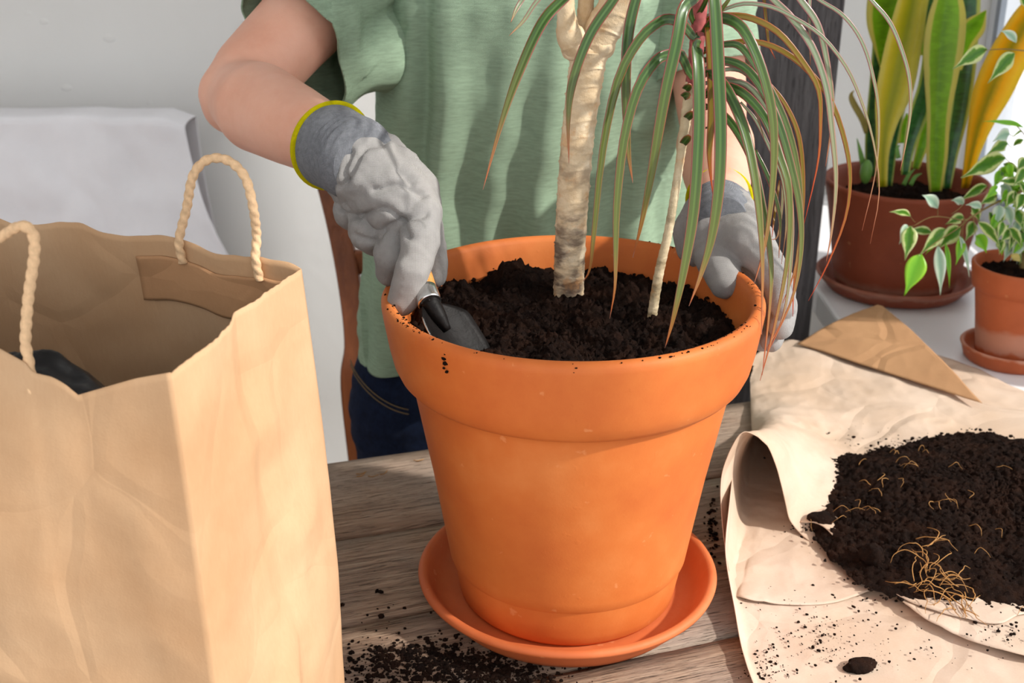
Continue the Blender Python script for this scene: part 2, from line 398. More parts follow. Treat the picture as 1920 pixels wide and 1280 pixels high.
# back wall, with small plaster dents
bmw = []
nx, nz = 150, 100; vs = []; fs = []
dents = [(A(52, 25, 1.69), .012, .004), (A(82, 41, 1.69), .014, .006), (A(125, 165, 1.69), .018, .005), (A(170, 210, 1.69), .014, .004), (A(455, 38, 1.69), .01, .004), (A(280, 193, 1.69), .01, .003), (A(15, 212, 1.69), .012, .004), (A(205, 72, 1.69), .02, .003)]
for i in range(nx + 1):
    for j in range(nz + 1):
        x = -1.2 + i * (1.2 / nx) if False else -2.7 + 3.7 * i / nx; z = FZ + 2.7 * j / nz
        p = V(x, 1.69, z); d = 0
        p.y += .0015 * N(p, 5)
        vs.append(p)
for i in range(nx):
    for j in range(nz):
        a = i * (nz + 1) + j; fs.append((a, a + nz + 1, a + nz + 2, a + 1))
wb = struct(from_py('wall_back', vs, fs, M['wall'])); thick(wb, .05, -1)
# plaster pimples on that wall
for k, (p, r, d) in enumerate(dents):
    bm = bmesh.new(); sphere(bm, V(p.x, 1.690, p.z), r * .7, (1, .18, .62)); pb = obj('plaster_bump', bm, M['wall'], wb)
# right wall around the window opening (window from z -.03 up to 1.30, y -1.05 .. 1.56)
WX = .93; WY0, WY1, WZ0, WZ1 = -1.30, 1.575, -.03, 1.50
bm = bmesh.new()
box(bm, (WX + .06, (WY1 + 1.74) / 2, .55), (.12, 1.74 - WY1, 2.7)); box(bm, (WX + .06, -1.75, .55), (.12, .9, 2.7))
box(bm, (WX + .06, (WY0 + WY1) / 2, (FZ + WZ0) / 2 - .015), (.12, WY1 - WY0, WZ0 - FZ - .03)); box(bm, (WX + .06, (WY0 + WY1) / 2, (WZ1 + 1.9) / 2), (.12, WY1 - WY0, 1.9 - WZ1))
box(bm, (WX + .06, .79, (WZ0 + WZ1) / 2), (.12, .56, WZ1 - WZ0))  # unseen pier, added to keep direct sun off the back wall
struct(obj('wall_right', bm, M['wall'], smooth=False))
win = struct(thing('window_1', None, None, (WX, .2, 0)))
bm = bmesh.new()
for (y0, y1, z0, z1) in ((WY1 - .07, WY1, WZ0, WZ1), (WY0, WY0 + .07, WZ0, WZ1), (WY0, WY1, WZ0, WZ0 + .065), (WY0, WY1, WZ1 - .06, WZ1), (-.60, -.53, WZ0, WZ1)):
    box(bm, (WX + .05, (y0 + y1) / 2, (z0 + z1) / 2), (.06, y1 - y0, z1 - z0))
bevel(obj('window_frame', bm, M['frame'], win, False), .006)
bm = bmesh.new()
box(bm, (WX + .012, WY1 - .085, (WZ0 + WZ1) / 2), (.012, .022, WZ1 - WZ0 - .13)); box(bm, (WX + .012, .4, WZ0 + .075), (.012, 2.2, .016))
obj('gasket', bm, M['gasket'], win, False)
gm = Mt('window glass', .0); gt = gm.n('ShaderNodeBsdfTransparent'); gg = gm.n('ShaderNodeBsdfGlossy'); gg.inputs['Roughness'].default_value = .02
mx = gm.n('ShaderNodeMixShader'); mx.inputs[0].default_value = .05; gm.l(gt.outputs[0], mx.inputs[1]); gm.l(gg.outputs[0], mx.inputs[2]); gm.l(mx.outputs[0], gm.out.inputs[0])
bm = bmesh.new(); box(bm, (WX + .06, .49, (WZ0 + WZ1) / 2), (.004, 2.06, WZ1 - WZ0 - .12)); obj('pane', bm, gm.m, win, False)
bm = bmesh.new(); box(bm, (WX + .06, -.92, (WZ0 + WZ1) / 2), (.004, .64, WZ1 - WZ0 - .12)); obj('pane', bm, gm.m, win, False)
bm = bmesh.new(); box(bm, (-2.72, -.1, .55), (.04, 3.7, 2.7)); struct(obj('wall_left', bm, M['wall'], smooth=False))  # unseen wall, added to cut the fill light from the left
# deep white window sill
bm = bmesh.new(); box(bm, ((.50 + WX + .03) / 2, .45, -.055), (WX + .03 - .50, 2.46, .05)); bevel(struct(obj('trim_1', bm, M['sill'], smooth=False)), .006)
bm = bmesh.new(); box(bm, (.60, .45, (FZ - .08) / 2), (.03, 2.3, -FZ - .08)); struct(obj('trim_2', bm, M['wall'], smooth=False))

# ------------------------------------------------------------------ table of weathered planks
TA = math.atan(.33); U = V(math.cos(TA), math.sin(TA), 0); W = V(-math.sin(TA), math.cos(TA), 0)
table = thing('wooden_table', 'weathered grey-brown plank table under the big orange flower pot', 'table', (0, 0, FZ))
edges = [.370, .182, .0166, -.118, -.27, -.42, -.57]
for k in range(6):
    p1, p0 = edges[k] - .0022, edges[k + 1] + .0022
    n, m_ = 60, 6; vs, fs = [], []
    for i in range(n + 1):
        for j in range(m_ + 1):
            s = -.86 + (1.50) * i / n; wv = .0016 * N(V(s, k * 3, 0), 7); q = p0 + (p1 - p0) * j / m_
            if j in (0, m_): q += wv + .0008 * N(V(s, k * 5 + j, 1), 40)
            z = -.0006 * (k % 2) + .0006 * N(V(s * 2, q * 20, k), 3) - (.0016 if j in (0, m_) else 0)
            vs.append(U * s + W * q + V(0, 0, z))
    for i in range(n):
        for j in range(m_):
            a = i * (m_ + 1) + j; fs.append((a, a + m_ + 1, a + m_ + 2, a + 1))
    o = from_py('plank', vs, fs, None, table)
    o.data.materials.append(M['table_rot'] if 'table_rot' in M else M.setdefault('table_rot', m_wood('weathered plank wood', ['#755d4a', '#9c806a', '#b59a82', '#c8b198', '#a89c92'], rot=-TA, along=(1.0, 22, 22), scale=9, bump=.0025)))
    thick(o, .028, -1)
for s, q in ((-.78, .30), (.30, .30), (-.78, -.50), (.30, -.50)):
    c = U * s + W * q; bm = bmesh.new(); box(bm, (c.x, c.y, (FZ - .032) / 2), (.06, .06, -FZ - .032), TA); bevel(obj('leg', bm, M['table'], table, False), .004)
for a, b in (((-.75, .30), (.27, .30)), ((-.75, -.50), (.27, -.50))):
    c = (U * (a[0] + b[0]) / 2 + W * a[1]); bm = bmesh.new(); box(bm, (c.x, c.y, -.075), (.99, .022, .085), TA); obj('apron', bm, M['table'], table, False)

# ------------------------------------------------------------------ dark board beside the sill
tr_, br_ = A(1592, -60, 1.0), A(1521, 600, 1.0)
slope = (tr_.x - br_.x) / (tr_.z - br_.z)
def bx(z): return br_.x + slope * (z - br_.z)
bm = bmesh.new(); vv = []
for z in (FZ, 1.20):
    for dx, dy in ((0, 0), (0, .028), (-.20, .028), (-.20, 0)): vv.append(bm.verts.new((bx(z) + dx, 1.0 + dy, z)))
for f in ((0, 1, 2, 3), (7, 6, 5, 4), (0, 4, 5, 1), (1, 5, 6, 2), (2, 6, 7, 3), (3, 7, 4, 0)): bm.faces.new([vv[i] for i in f])
bmesh.ops.recalc_face_normals(bm, faces=bm.faces)
board = tag(obj('dark_board', bm, M['dark'], smooth=False), 'tall dark grey wooden board standing between the person and the window sill', 'board'); bevel(board, .004)

# ------------------------------------------------------------------ big pot and saucer
pot_prof = [(0, .012), (.060, .012), (.106, .012), (.110, .017), (.1160, .050), (.1275, .115), (.1415, .190), (.1520, .247), (.1535, .2545), (.1550, .2560),
            (.1600, .2565), (.1650, .2620), (.1695, .2720), (.1735, .2900), (.1775, .3150), (.1790, .3260), (.1790, .3310), (.1765, .3345), (.1725, .3360), (.1685, .3345), (.1660, .3300),
            (.1640, .3200), (.1580, .2850), (.1500, .2500), (.120, .060), (.100, .030), (0, .030)]
pot = tag(lathe('terracotta_pot', pot_prof, M['pot'], None, 160, wob=.003), 'large orange terracotta pot in the middle, being filled with soil', 'flower pot')
sau = [(0, 0), (.118, 0), (.126, .002), (.137, .014), (.1440, .024), (.1480, .0285), (.1520, .0300), (.1530, .0330), (.1510, .0362), (.1465, .0370), (.1430, .0340), (.1380, .0230), (.130, .0125), (.120, .0110), (0, .0110)]
tag(lathe('plant_saucer', sau, M['saucer'], None, 144, wob=.003), 'wide terracotta saucer under the large orange pot on the table', 'saucer')
# soil in the pot
def soil_disk(name, c, rad, zf, mat, nr, na, parent=None, amp=.006, fine=.003, seed=0.0, shape=None):
    vs, fs = [V(c[0], c[1], c[2])], []
    for i in range(1, nr + 1):
        r = rad * i / nr
        for k in range(na):
            a = 2 * math.pi * k / na; x, y = r * math.cos(a), r * math.sin(a)
            sx = shape(a) if shape else 1.0; x *= sx; y *= sx
            p = V(c[0] + x, c[1] + y, 0)
            q = V(p.x + seed, p.y, seed)
            h = zf(p.x, p.y, i / nr) + amp * N(q, 28) + amp * .7 * abs(N(q, 70)) + fine * N(q, 160) + fine * .9 * abs(N(q, 340, 3)) * 1.5
            p.x += fine * .8 * N(q, 210, 5) * (i < nr); p.y += fine * .8 * N(q, 210, 9) * (i < nr)
            p.z = c[2] + h; vs.append(p)
    for k in range(na): fs.append((0, 1 + k, 1 + (k + 1) % na))
    for i in range(nr - 1):
        for k in range(na):
            a = 1 + i * na + k; b = 1 + i * na + (k + 1) % na; fs.append((a, a + na, b + na, b))
    return from_py(name, vs, fs, mat, parent)
def crumbs(bm, p, r, rnd=random, sub=1):
    g = bmesh.ops.create_icosphere(bm, subdivisions=sub, radius=r, matrix=Matrix.Translation(p) @ Matrix.Rotation(rnd.uniform(0, 3), 4, 'Z') @ Matrix.Diagonal((rnd.uniform(.7, 1.4), rnd.uniform(.7, 1.2), rnd.uniform(.5, .9), 1)))
    for v in g['verts']:
        v.co += (v.co - Vector(p)) * (.45 * noise.noise(v.co * (1.4 / r)))
def pz(x, y, t):
    h = -.010 * (t > .93) * ((t - .93) / .07)
    h += .016 * math.exp(-((x + .055) ** 2 + (y - .115) ** 2) / .0013) + .010 * math.exp(-((x - .05) ** 2 + (y - .12) ** 2) / .0010) + .012 * math.exp(-((x + .115) ** 2 + (y - .05) ** 2) / .0008)
    h -= .012 * math.exp(-((x + .125) ** 2 + (y + .035) ** 2) / .0012) + .006 * math.exp(-((x - .11) ** 2 + (y - .02) ** 2) / .002)
    return h
SOILZ = .298
soil = tag(soil_disk('potting_soil', (0, 0, SOILZ), .1615, pz, M['soil'], 110, 330, amp=.0135, fine=.005), 'dark moist potting soil filling the large orange pot', 'soil', kind='stuff')
bm = bmesh.new(); rn = random.Random(3)
for k in range(900):
    a = rn.uniform(0, 6.283); r = .158 * math.sqrt(rn.random()); x, y = r * math.cos(a), r * math.sin(a)
    z = SOILZ + pz(x, y, 0) + .010 * N(V(x, y, 0), 28) + .007 * abs(N(V(x, y, 0), 70)) + .001
    crumbs(bm, V(x, y, z), rn.choice((.0012, .0018, .0025, .0035)), rn)
obj('soil_crumbs', bm, M['soil'], soil)['kind'] = 'stuff'
# soil specks on the rim and on the pot's outside
bm = bmesh.new(); rn = random.Random(5)
for k in range(170):
    a = R(rn.choice((rn.uniform(180, 225), rn.uniform(205, 222), rn.uniform(225, 360), rn.uniform(290, 330), rn.uniform(0, 60)))); r = rn.uniform(.168, .1765)
    crumbs(bm, V(r * math.cos(a), r * math.sin(a), .3352), rn.choice((.0005, .0006, .0008, .0013)), rn)
for px, py, s in ((833, 672, .0022), (835, 681, .0028), (832, 690, .0015), (837, 697, .0018), (834, 664, .0012), (1080, 690, .0012), (1076, 698, .001), (930, 1172, .002)):
    if py < 1000:
        p = A(px, py, -.15); a = math.asin(max(-1, min(1, p.x / .1775))); q = A(px, py, -.1785 * math.cos(a))
        crumbs(bm, q, s, rn)
tag(obj('rim_soil_specks', bm, M['soil']), 'scattered soil specks and a smear on the rim of the large pot', 'soil', kind='stuff')

# ------------------------------------------------------------------ dracaena plants
def ribbon(name, pts, width, mat, parent, n=30, hint=V(0, -1, .15), prof=None, fold=.22, twist=0.0, cross=4, tip=.0):
    P = [cat(pts, i / n) for i in range(n + 1)]; vs, fs, uvs = [], [], []
    prof = prof or [.55, .85, 1, 1, .95, .85, .6, .3, .03]
    for i, p in enumerate(P):
        t = (P[min(i + 1, n)] - P[max(i - 1, 0)]).normalized(); s = i / n
        side = t.cross(hint); 
        if side.length < .05: side = V(1, 0, 0)
        side.normalize(); nor = side.cross(t).normalized()
        if twist:
            m = Matrix.Rotation(twist * s, 3, t); side = m @ side; nor = m @ nor
        wd = width * cats(prof, s) / 2
        for k in range(cross + 1):
            c = -1 + 2 * k / cross
            vs.append(p + side * (wd * c) - nor * (wd * fold * (1 - abs(c)))); uvs.append((k / cross, s))
    for i in range(n):
        for k in range(cross):
            a = i * (cross + 1) + k; fs.append((a, a + 1, a + cross + 2, a + cross + 1))
    o = from_py(name, vs, fs, mat, parent, uvs=uvs); thick(o, .0007, 0); return o

big = thing('dracaena', 'thick pale trunk of a dracaena branching above the large pot', 'plant', (0, .073, .30))
def scar(L, a, s):
    # slanting leaf scars winding round the bark
    u1 = (L * 62 + .55 * math.sin(a + 1.0)) % 1.0; u2 = (L * 47 - .6 * math.sin(a + 2.4) + .3) % 1.0
    return 1 + .06 * math.exp(-((u1 - .5) / .06) ** 2) + .05 * math.exp(-((u2 - .5) / .06) ** 2) + .03 * noise.noise(V(math.cos(a) * 2, math.sin(a) * 2, L * 60))
tp = [A(1065, 600, .075), A(1066, 545, .073), A(1072, 400, .07), A(1084, 250, .068), A(1100, 130, .065), A(1104, 92, .064)]
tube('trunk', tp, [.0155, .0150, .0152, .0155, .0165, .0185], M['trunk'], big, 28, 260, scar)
tube('branch', [A(1106, 108, .064), A(1128, 60, .062), A(1152, 20, .06), A(1185, -50, .058), A(1215, -130, .05)], [.0150, .0165, .0165, .0150, .014], M['trunk'], big, 24, 100, scar)
tube('branch', [A(1094, 100, .060), A(1070, 70, .055), A(1062, 30, .053), A(1058, -40, .05), A(1050, -130, .05)], [.012, .0125, .0085, .0078, .0075], M['trunk'], big, 20, 90, scar)
tube('branch', [A(1098, 95, .070), A(1096, 55, .072), A(1098, 20, .072), A(1100, -50, .07), A(1108, -150, .07)], [.011, .0100, .0075, .0072, .007], M['trunk'], big, 20, 90, scar)
# rough knot where the branches leave
bm = bmesh.new(); sphere(bm, A(1096, 92, .064), .0175, (1.25, .95, .75)); sphere(bm, A(1076, 74, .056), .0135, (1, 1, .9)); sphere(bm, A(1122, 84, .062), .0150, (1, 1, .9))
me = fuse(bm, .0016, 3); push(me, lambda c, n: .0016 * N(c, 150) + .0012 * ridge(c, 70)); link('knot', me, M['trunk'], big)
def crown(par, c, n_, ln, droop, seed, wd):
    r_ = random.Random(seed)
    for k in range(n_):
        a_ = k * 2.4 + r_.uniform(-.3, .3); up_ = r_.uniform(.3, 1.0); d_ = V(math.cos(a_), math.sin(a_), 0); L_ = ln * r_.uniform(.8, 1.1)
        P = [c + V(0, 0, -.03 * r_.random()), c + d_ * L_ * .25 + V(0, 0, L_ * .30 * up_), c + d_ * L_ * .6 + V(0, 0, L_ * .30 * up_ - .01), c + d_ * L_ * .9 + V(0, 0, L_ * (.18 * up_ - droop))]
        ribbon('leaf', P, wd, M['drac'], par, n=16, hint=V(0, 0, 1) if abs(d_.y) > .0 else V(0, -1, .1))
# leaves that hang from the high crowns
def pts(l, y0, y1, ox=0, oy=0, sx=.5625, bow=0.0):
    n = len(l) - 1; out = []
    for i, (a, b) in enumerate(l):
        s = i / n; out.append(A(ox + a * sx, oy + b * sx, y0 + (y1 - y0) * s - bow * math.sin(math.pi * s)))
    return out
E = lambda l, y0, y1, bow=.0: pts(l, y0, y1, 880, 0, .5625, bow)
F = lambda l, y0, y1, bow=.0: pts(l, y0, y1, 1220, 0, .5625, bow)
for p_, q_ in ((A(1215, -125, .05), A(1235, -280, .05)), (A(1050, -125, .05), A(1035, -300, .05)), (A(1108, -145, .07), A(1112, -330, .08))):
    tube('branch', [p_, p_.lerp(q_, .5), q_], [.0095, .0085, .0075], M['trunk'], big, 16, 30, scar); crown(big, q_, 13, .20, .12, int(p_.x * 1000), .010)
lv = lambda l, y0, y1, w_, mt, par, bow=0, **k: ribbon('leaf', l(*[l_ for l_ in (k.pop('P'),)], y0, y1, bow), w_, M[mt], par, **k)
def leaf(fn, P, y0, y1, w_, mt, par, bow=0, **k): return ribbon('leaf', fn(P, y0, y1, bow), w_, M[mt], par, **k)
leaf(E, [(420, -90), (310, 0), (240, 80), (170, 230), (110, 400), (45, 632)], .02, -.04, 0.0093, 'drac', big, hint=V(-.3, -1, .1))
leaf(E, [(560, -110), (480, 0), (400, 120), (345, 270), (330, 390), (332, 545)], .03, -.01, 0.0090, 'drac', big)
leaf(E, [(600, -110), (555, 0), (528, 130), (522, 300), (530, 500), (545, 610)], .03, .0, 0.0096, 'drac', big)
leaf(E, [(215, -60), (175, 0), (155, 35), (138, 75)], .0, -.02, 0.0042, 'drac_pale', big)
leaf(E, [(290, -60), (225, 5), (180, 70), (132, 120)], .0, -.02, 0.0036, 'drac_pale', big)

thin = thing('dracaena', 'slender dracaena with drooping red-edged leaves, right side of the large pot', 'plant', (.078, .021, .30))
def rings(L, a, s):
    u1 = (L * 120 + .25 * math.sin(a)) % 1.0; return .97 + .09 * u1 ** 2 + .05 * noise.noise(V(math.cos(a) * 2, math.sin(a) * 2, L * 90))
sp_ = [A(1219, 620, .02), A(1223, 590, .02), A(1236, 510, .02), A(1252, 440, .022), A(1266, 360, .024), A(1275, 300, .026), A(1288, 210, .028), A(1298, 150, .03)]
tube('stem', sp_, [.0050, .0048, .0046, .0042, .0040, .0040, .0050, .0055], M['stem'], thin, 20, 300, rings)
m_cs = m_leaf('crown stem skin', [(0, '#a33a4e'), (.5, '#7d8a4a'), (1, '#a33a4e')], None, .1)
tube('crown_stem', [A(1297, 160, .03), A(1306, 90, .03), A(1312, 20, .03), A(1316, -90, .03), A(1318, -160, .03)], [.006, .0068, .0065, .006, .005], m_plain('crown bark', '#a0504e', .6, .45, 90), thin, 16, 60, rings)
# little curved leaf bases where the blades clasp the stem
hi = V(0, -1, .15)
for P in ([(130, 395), (140, 385), (150, 370)], [(118, 480), (130, 465), (142, 450)], [(125, 300), (135, 290), (142, 280)], [(118, 325), (130, 318), (143, 322)]):
    ribbon('leaf_base', pts(P, .022, .012, 1214, 0), .0075, M['drac'], thin, n=8, prof=[.9, 1, .9, .3])
tube('crown_stem', [A(1318, -150, .03), A(1322, -240, .03)], [.006, .0045], M['stem'], thin, 12, 10, rings); crown(thin, A(1322, -235, .03), 12, .16, .06, 77, .009)
LV = [
 # left arcs
 (E, [(775, 90), (752, 125), (720, 90), (680, 66), (635, 72), (565, 135), (495, 270), (445, 500), (415, 780), (402, 895), (380, 938)], .03, -.02, .0150, 'drac', .02, {}),
 (E, [(770, 215), (742, 255), (705, 182), (665, 182), (620, 205), (560, 300), (515, 470), (492, 680), (488, 850), (485, 960), (468, 1062)], .03, -.05, .0155, 'drac', .02, {}),
 (E, [(790, -60), (755, -10), (715, 30), (690, 150), (650, 330), (610, 560), (575, 740), (545, 858)], .02, -.02, .0185, 'drac', .03, {}),
 (E, [(770, 150), (758, 155), (765, 250), (765, 450), (748, 700), (715, 900), (680, 1060), (652, 1160)], .0, -.075, .0190, 'drac', .01, dict(prof=[.6, .95, 1, 1, .95, .85, .6, .3, .03])),
 (E, [(805, -90), (818, 0), (830, 220), (838, 440), (832, 620), (808, 790), (770, 920), (732, 1020)], .0, -.06, .0195, 'drac', .01, dict(prof=[.9, .95, 1, 1, .95, .85, .6, .3, .03])),
 (F, [(188, 90), (200, 200), (203, 380), (196, 520), (208, 655)], .02, .01, .0125, 'drac_gold', 0, {}),
 (F, [(165, 130), (200, 80), (245, 60), (310, 100), (370, 230), (408, 400), (408, 600), (382, 810), (345, 945)], .03, -.05, .0165, 'drac', .01, {}),
 (F, [(170, 260), (200, 245), (255, 300), (315, 440), (352, 620), (372, 850), (370, 1115)], .03, -.08, .0165, 'drac', .0, {}),
 (F, [(150, 100), (200, 60), (260, 52), (340, 62), (430, 112), (510, 210), (560, 300), (566, 420), (556, 550), (508, 760)], .03, .0, .0095, 'drac_gold', 0, {}),
 (F, [(170, 180), (230, 150), (340, 138), (440, 170), (535, 245), (605, 345), (650, 480), (665, 600), (648, 730), (590, 880), (526, 1002)], .03, .02, .0085, 'drac_gold', 0, {}),
 (F, [(300, -110), (400, -10), (470, 60), (540, 160), (585, 290), (603, 420), (618, 600), (605, 760), (586, 870)], .04, .0, .0115, 'drac_pale', 0, {}),
 (F, [(430, -90), (500, 0), (560, 90), (593, 240), (606, 380), (583, 555)], .04, .02, .0105, 'drac_pale', 0, {}),
 (F, [(480, -60), (560, -2), (640, 50), (700, 130), (738, 240), (760, 380), (752, 560), (705, 768)], .04, .02, .0058, 'drac_pale', 0, {}),
 (F, [(165, 60), (235, 35), (310, 12), (400, 22), (480, 60), (570, 120), (650, 220), (700, 330), (742, 470), (762, 640), (732, 812)], .03, .02, .0060, 'drac_pale', 0, {}),
 (F, [(640, -100), (735, 0), (795, 70), (835, 160), (862, 260), (866, 370), (850, 480), (832, 568)], .04, .02, .0062, 'drac_pale', 0, {}),
 (F, [(535, -60), (530, 0), (530, 120), (533, 218)], .04, .03, .0055, 'drac_pale', 0, {}),
 (F, [(368, -70), (378, 0), (386, 80), (395, 150), (416, 196)], .04, .03, .0050, 'drac_gold', 0, {}),
 (F, [(165, 330), (210, 298), (260, 290), (320, 320), (385, 400), (430, 520), (462, 640), (458, 850), (415, 1080), (365, 1268)], .03, -.07, .0140, 'drac', 0, {}),
 (F, [(180, 310), (225, 270), (290, 275), (345, 360), (378, 460)], .03, .01, .0085, 'drac_pale', 0, {}),
 (F, [(165, 200), (250, 200), (320, 230), (380, 310), (430, 420), (470, 560), (498, 700), (500, 850), (470, 1000), (388, 1180)], .03, -.04, .0135, 'drac', 0, {}),
 (F, [(160, 170), (245, 148), (300, 155), (350, 220), (400, 300), (455, 420), (490, 560), (502, 720), (480, 900), (440, 1010)], .03, -.01, .0115, 'drac', 0, {}),
 (F, [(175, 350), (235, 375), (290, 440), (340, 540), (372, 680), (400, 860), (398, 1010), (372, 1250)], .03, -.07, .0125, 'drac', 0, {}),
 (F, [(180, 250), (270, 230), (330, 255), (390, 350), (430, 470), (440, 640), (425, 780), (400, 800)], .03, .03, .0075, 'drac_pale', 0, {}),
 (F, [(390, 270), (450, 350), (495, 460), (508, 620), (498, 780), (478, 950), (474, 1055)], .03, -.0, .0075, 'drac_gold', 0, {}),
 (F, [(300, 340), (350, 400), (400, 500), (440, 600), (452, 740), (436, 880)], .03, .0, .0060, 'drac_pale', 0, {}),
 (F, [(350, 500), (395, 600), (430, 720), (428, 860)], .03, .0, .0075, 'drac', 0, {}),
 (F, [(430, 600), (415, 700), (405, 790)], .03, .0, .0045, 'drac_gold', 0, {}),
 (F, [(165, 280), (250, 270), (330, 290), (410, 400), (450, 560), (470, 720), (465, 900), (440, 1060), (385, 1165)], .03, -.03, .0095, 'drac_pale', 0, {}),
 (F, [(160, 240), (210, 215), (270, 220), (330, 240)], .03, .02, .0035, 'drac_pale', 0, dict(prof=[1, 1, .8, .2])),
 (F, [(170, 330), (200, 320), (235, 322)], .03, .02, .0035, 'drac', 0, dict(prof=[1, 1, .8, .2])),
 (F, [(170, 365), (205, 362), (240, 385)], .03, .02, .0040, 'drac', 0, dict(prof=[1, 1, .8, .2])),
 (F, [(165, 430), (200, 424), (235, 428)], .03, .02, .0030, 'drac', 0, dict(prof=[1, 1, .8, .2])),
 (F, [(150, 60), (170, 30), (190, -10), (215, -60)], .03, .0, .0085, 'drac', 0, {}),
 (F, [(150, 90), (135, 50), (130, 0), (120, -60)], .03, .0, .0085, 'drac', 0, {}),
 (F, [(160, 130), (180, 100), (215, 60), (260, 0), (300, -60)], .03, .02, .0085, 'drac', 0, {}),
]
for fn, P, y0, y1, w_, mt, bow, kw in LV: leaf(fn, P, y0, y1, w_ * .60, mt, thin, bow, hint=V(.2, -1, .1), **kw)

# ------------------------------------------------------------------ person
person = thing('person', 'person in a sage green t-shirt and gardening gloves bending over the large pot', 'person', (-.05, .58, FZ))
Rs, Re, Rw = V(-.235, .51, .60), A(440, 178, .29), A(628, 274, .085)
Ls, Le, Lw = V(.170, .51, .60), A(1338, 240, .42), A(1350, 372, .135)
secs = [(-.06, -.10, .585, .178, .105), (.03, -.10, .585, .165, .100), (.12, -.08, .575, .150, .095), (.20, -.06, .56, .155, .100), (.32, -.04, .54, .165, .105), (.45, -.035, .525, .170, .105), (.56, -.035, .51, .155, .090), (.60, -.035, .505, .12, .070), (.64, -.035, .50, .055, .052)]
bm = bmesh.new(); loft(bm, secs)
H = V(-.03, .44, .80)
chain(bm, [(V(-.035, .50, .63), .052), (H + V(0, .02, -.07), .050)])
sphere(bm, H, .088, (.88, 1.05, 1.18)); sphere(bm, H + V(0, -.045, -.065), .048, (1, .9, .9))
chain(bm, [(H + V(0, -.088, .01), .008), (H + V(0, -.108, -.025), .0125)]); sphere(bm, H + V(0, -.088, -.052), .014, (1.5, .6, .5))
for s in (-1, 1): sphere(bm, H + V(s * .078, .01, -.01), .026, (.35, .8, 1.2)); sphere(bm, H + V(s * .11 * 0 + s * .03, -.083, .02), .014, (1.3, .5, .6))
chain(bm, [(V(-.14, .51, .575), .050), (Rs, .054)]); chain(bm, [(Rs, .056), (Rs.lerp(Re, .5), .051), (Rs.lerp(Re, .88), .046)])
chain(bm, [(Rs.lerp(Re, .88), .046), (Re, .040)]); sphere(bm, Re + V(-.004, .006, -.010), .036)
chain(bm, [(Re + V(.005, 0, .0), .040), (Re.lerp(Rw, .28), .049), (Re.lerp(Rw, .6), .043), (Rw, .0335)])
chain(bm, [(V(.07, .51, .575), .050), (Ls, .053), (Ls.lerp(Le, .5), .050), (Le, .041)])
chain(bm, [(Le, .041), (Le.lerp(Lw, .3), .046), (Le.lerp(Lw, .65), .039), (Lw, .029)])
for s in (-1, 1):
    hx = -.10 + s * .085
    chain(bm, [(V(hx, .585, -.04), .085), (V(hx - .0, .59, -.38), .055), (V(hx, .60, -.55), .05), (V(hx, .61, -.74), .034)])
    chain(bm, [(V(hx, .615, -.755), .032), (V(hx + s * .01, .53, -.772), .026), (V(hx + s * .015, .47, -.778), .02)])
me = fuse(bm, .0045, 6)
push(me, lambda c, n: .0009 * N(c, 22))
link('body', me, M['skin'], person)
# hair
bm = bmesh.new(); sphere(bm, H + V(0, .018, .018), .094, (.92, 1.02, 1.12)); sphere(bm, H + V(0, .10, .02), .035); 
me = fuse(bm, .004, 3); push(me, lambda c, n: .002 * N(V(c.x * 3, c.y * 3, c.z), 40))
bm = bmesh.new(); bm.from_mesh(me); bmesh.ops.delete(bm, geom=[v for v in bm.verts if v.co.y < H.y - .045 and v.co.z < H.z + .045], context='VERTS'); obj('hair', bm, M['hair'], person)

for s in (-1, 1):
    bm = bmesh.new(); sphere(bm, H + V(s * .030, -.0825, .012), .0125, (1.15, .75, .62)); ey = obj('eye', bm, M['eye'], person)
    bm = bmesh.new(); sphere(bm, H + V(s * .030, -.0915, .011), .0052, (1, .35, 1)); obj('iris', bm, M['blade'], ey)
    tube('eyebrow', [H + V(s * .014, -.088, .030), H + V(s * .030, -.088, .036), H + V(s * .046, -.078, .030)], [.002, .003, .0015], M['hair'], person, 8, 10)
M['lip'] = m_plain('lips', '#b5685c', .45, .1)
tube('mouth', [H + V(-.024, -.083, -.053), H + V(-.010, -.0945, -.051), H + V(0, -.0955, -.053), H + V(.010, -.0945, -.051), H + V(.024, -.083, -.053)], [.001, .0042, .0045, .0042, .001], M['lip'], person, 10, 16)

# t-shirt
def seg_d(p, a, b):
    d = b - a; t = max(0, min(1, (p - a).dot(d) / d.dot(d))); return (p - a - d * t).length, t
sh = [(.02, -.060, .570, .222, .128), (.09, -.055, .565, .224, .130), (.20, -.042, .552, .220, .130), (.32, -.036, .538, .212, .128), (.44, -.035, .522, .204, .122), (.54, -.035, .512, .195, .112), (.61, -.035, .505, .165, .090), (.645, -.035, .50, .085, .066)]
Rh = Rs.lerp(Re, .60); Lh = Ls.lerp(Le, .68)
bm = bmesh.new(); loft(bm, sh, 48, 2.3)
chain(bm, [(V(-.15, .51, .585), .070), (Rs, .071)]); chain(bm, [(V(.08, .51, .585), .070), (Ls, .068)])
torso_me = fuse(bm, .0038, 6)
bm = bmesh.new()
chain(bm, [(V(-.12, .51, .585), .066), (Rs, .071), (Rs.lerp(Re, .35), .071), (Rs.lerp(Re, .85), .073)])
chain(bm, [(V(-.13, .52, .49), .070), (V(-.215, .49, .49), .060), (Rs.lerp(Re, .75) + V(.01, 0, -.022), .052)])
chain(bm, [(V(.06, .51, .585), .066), (Ls, .068), (Ls.lerp(Le, .4), .066), (Ls.lerp(Le, .95), .064)])
chain(bm, [(V(.06, .52, .50), .060), (V(.165, .50, .50), .055)])
me = fuse(bm, .0038, 6)
RD, LD = (Re - Rs).normalized(), (Le - Ls).normalized()
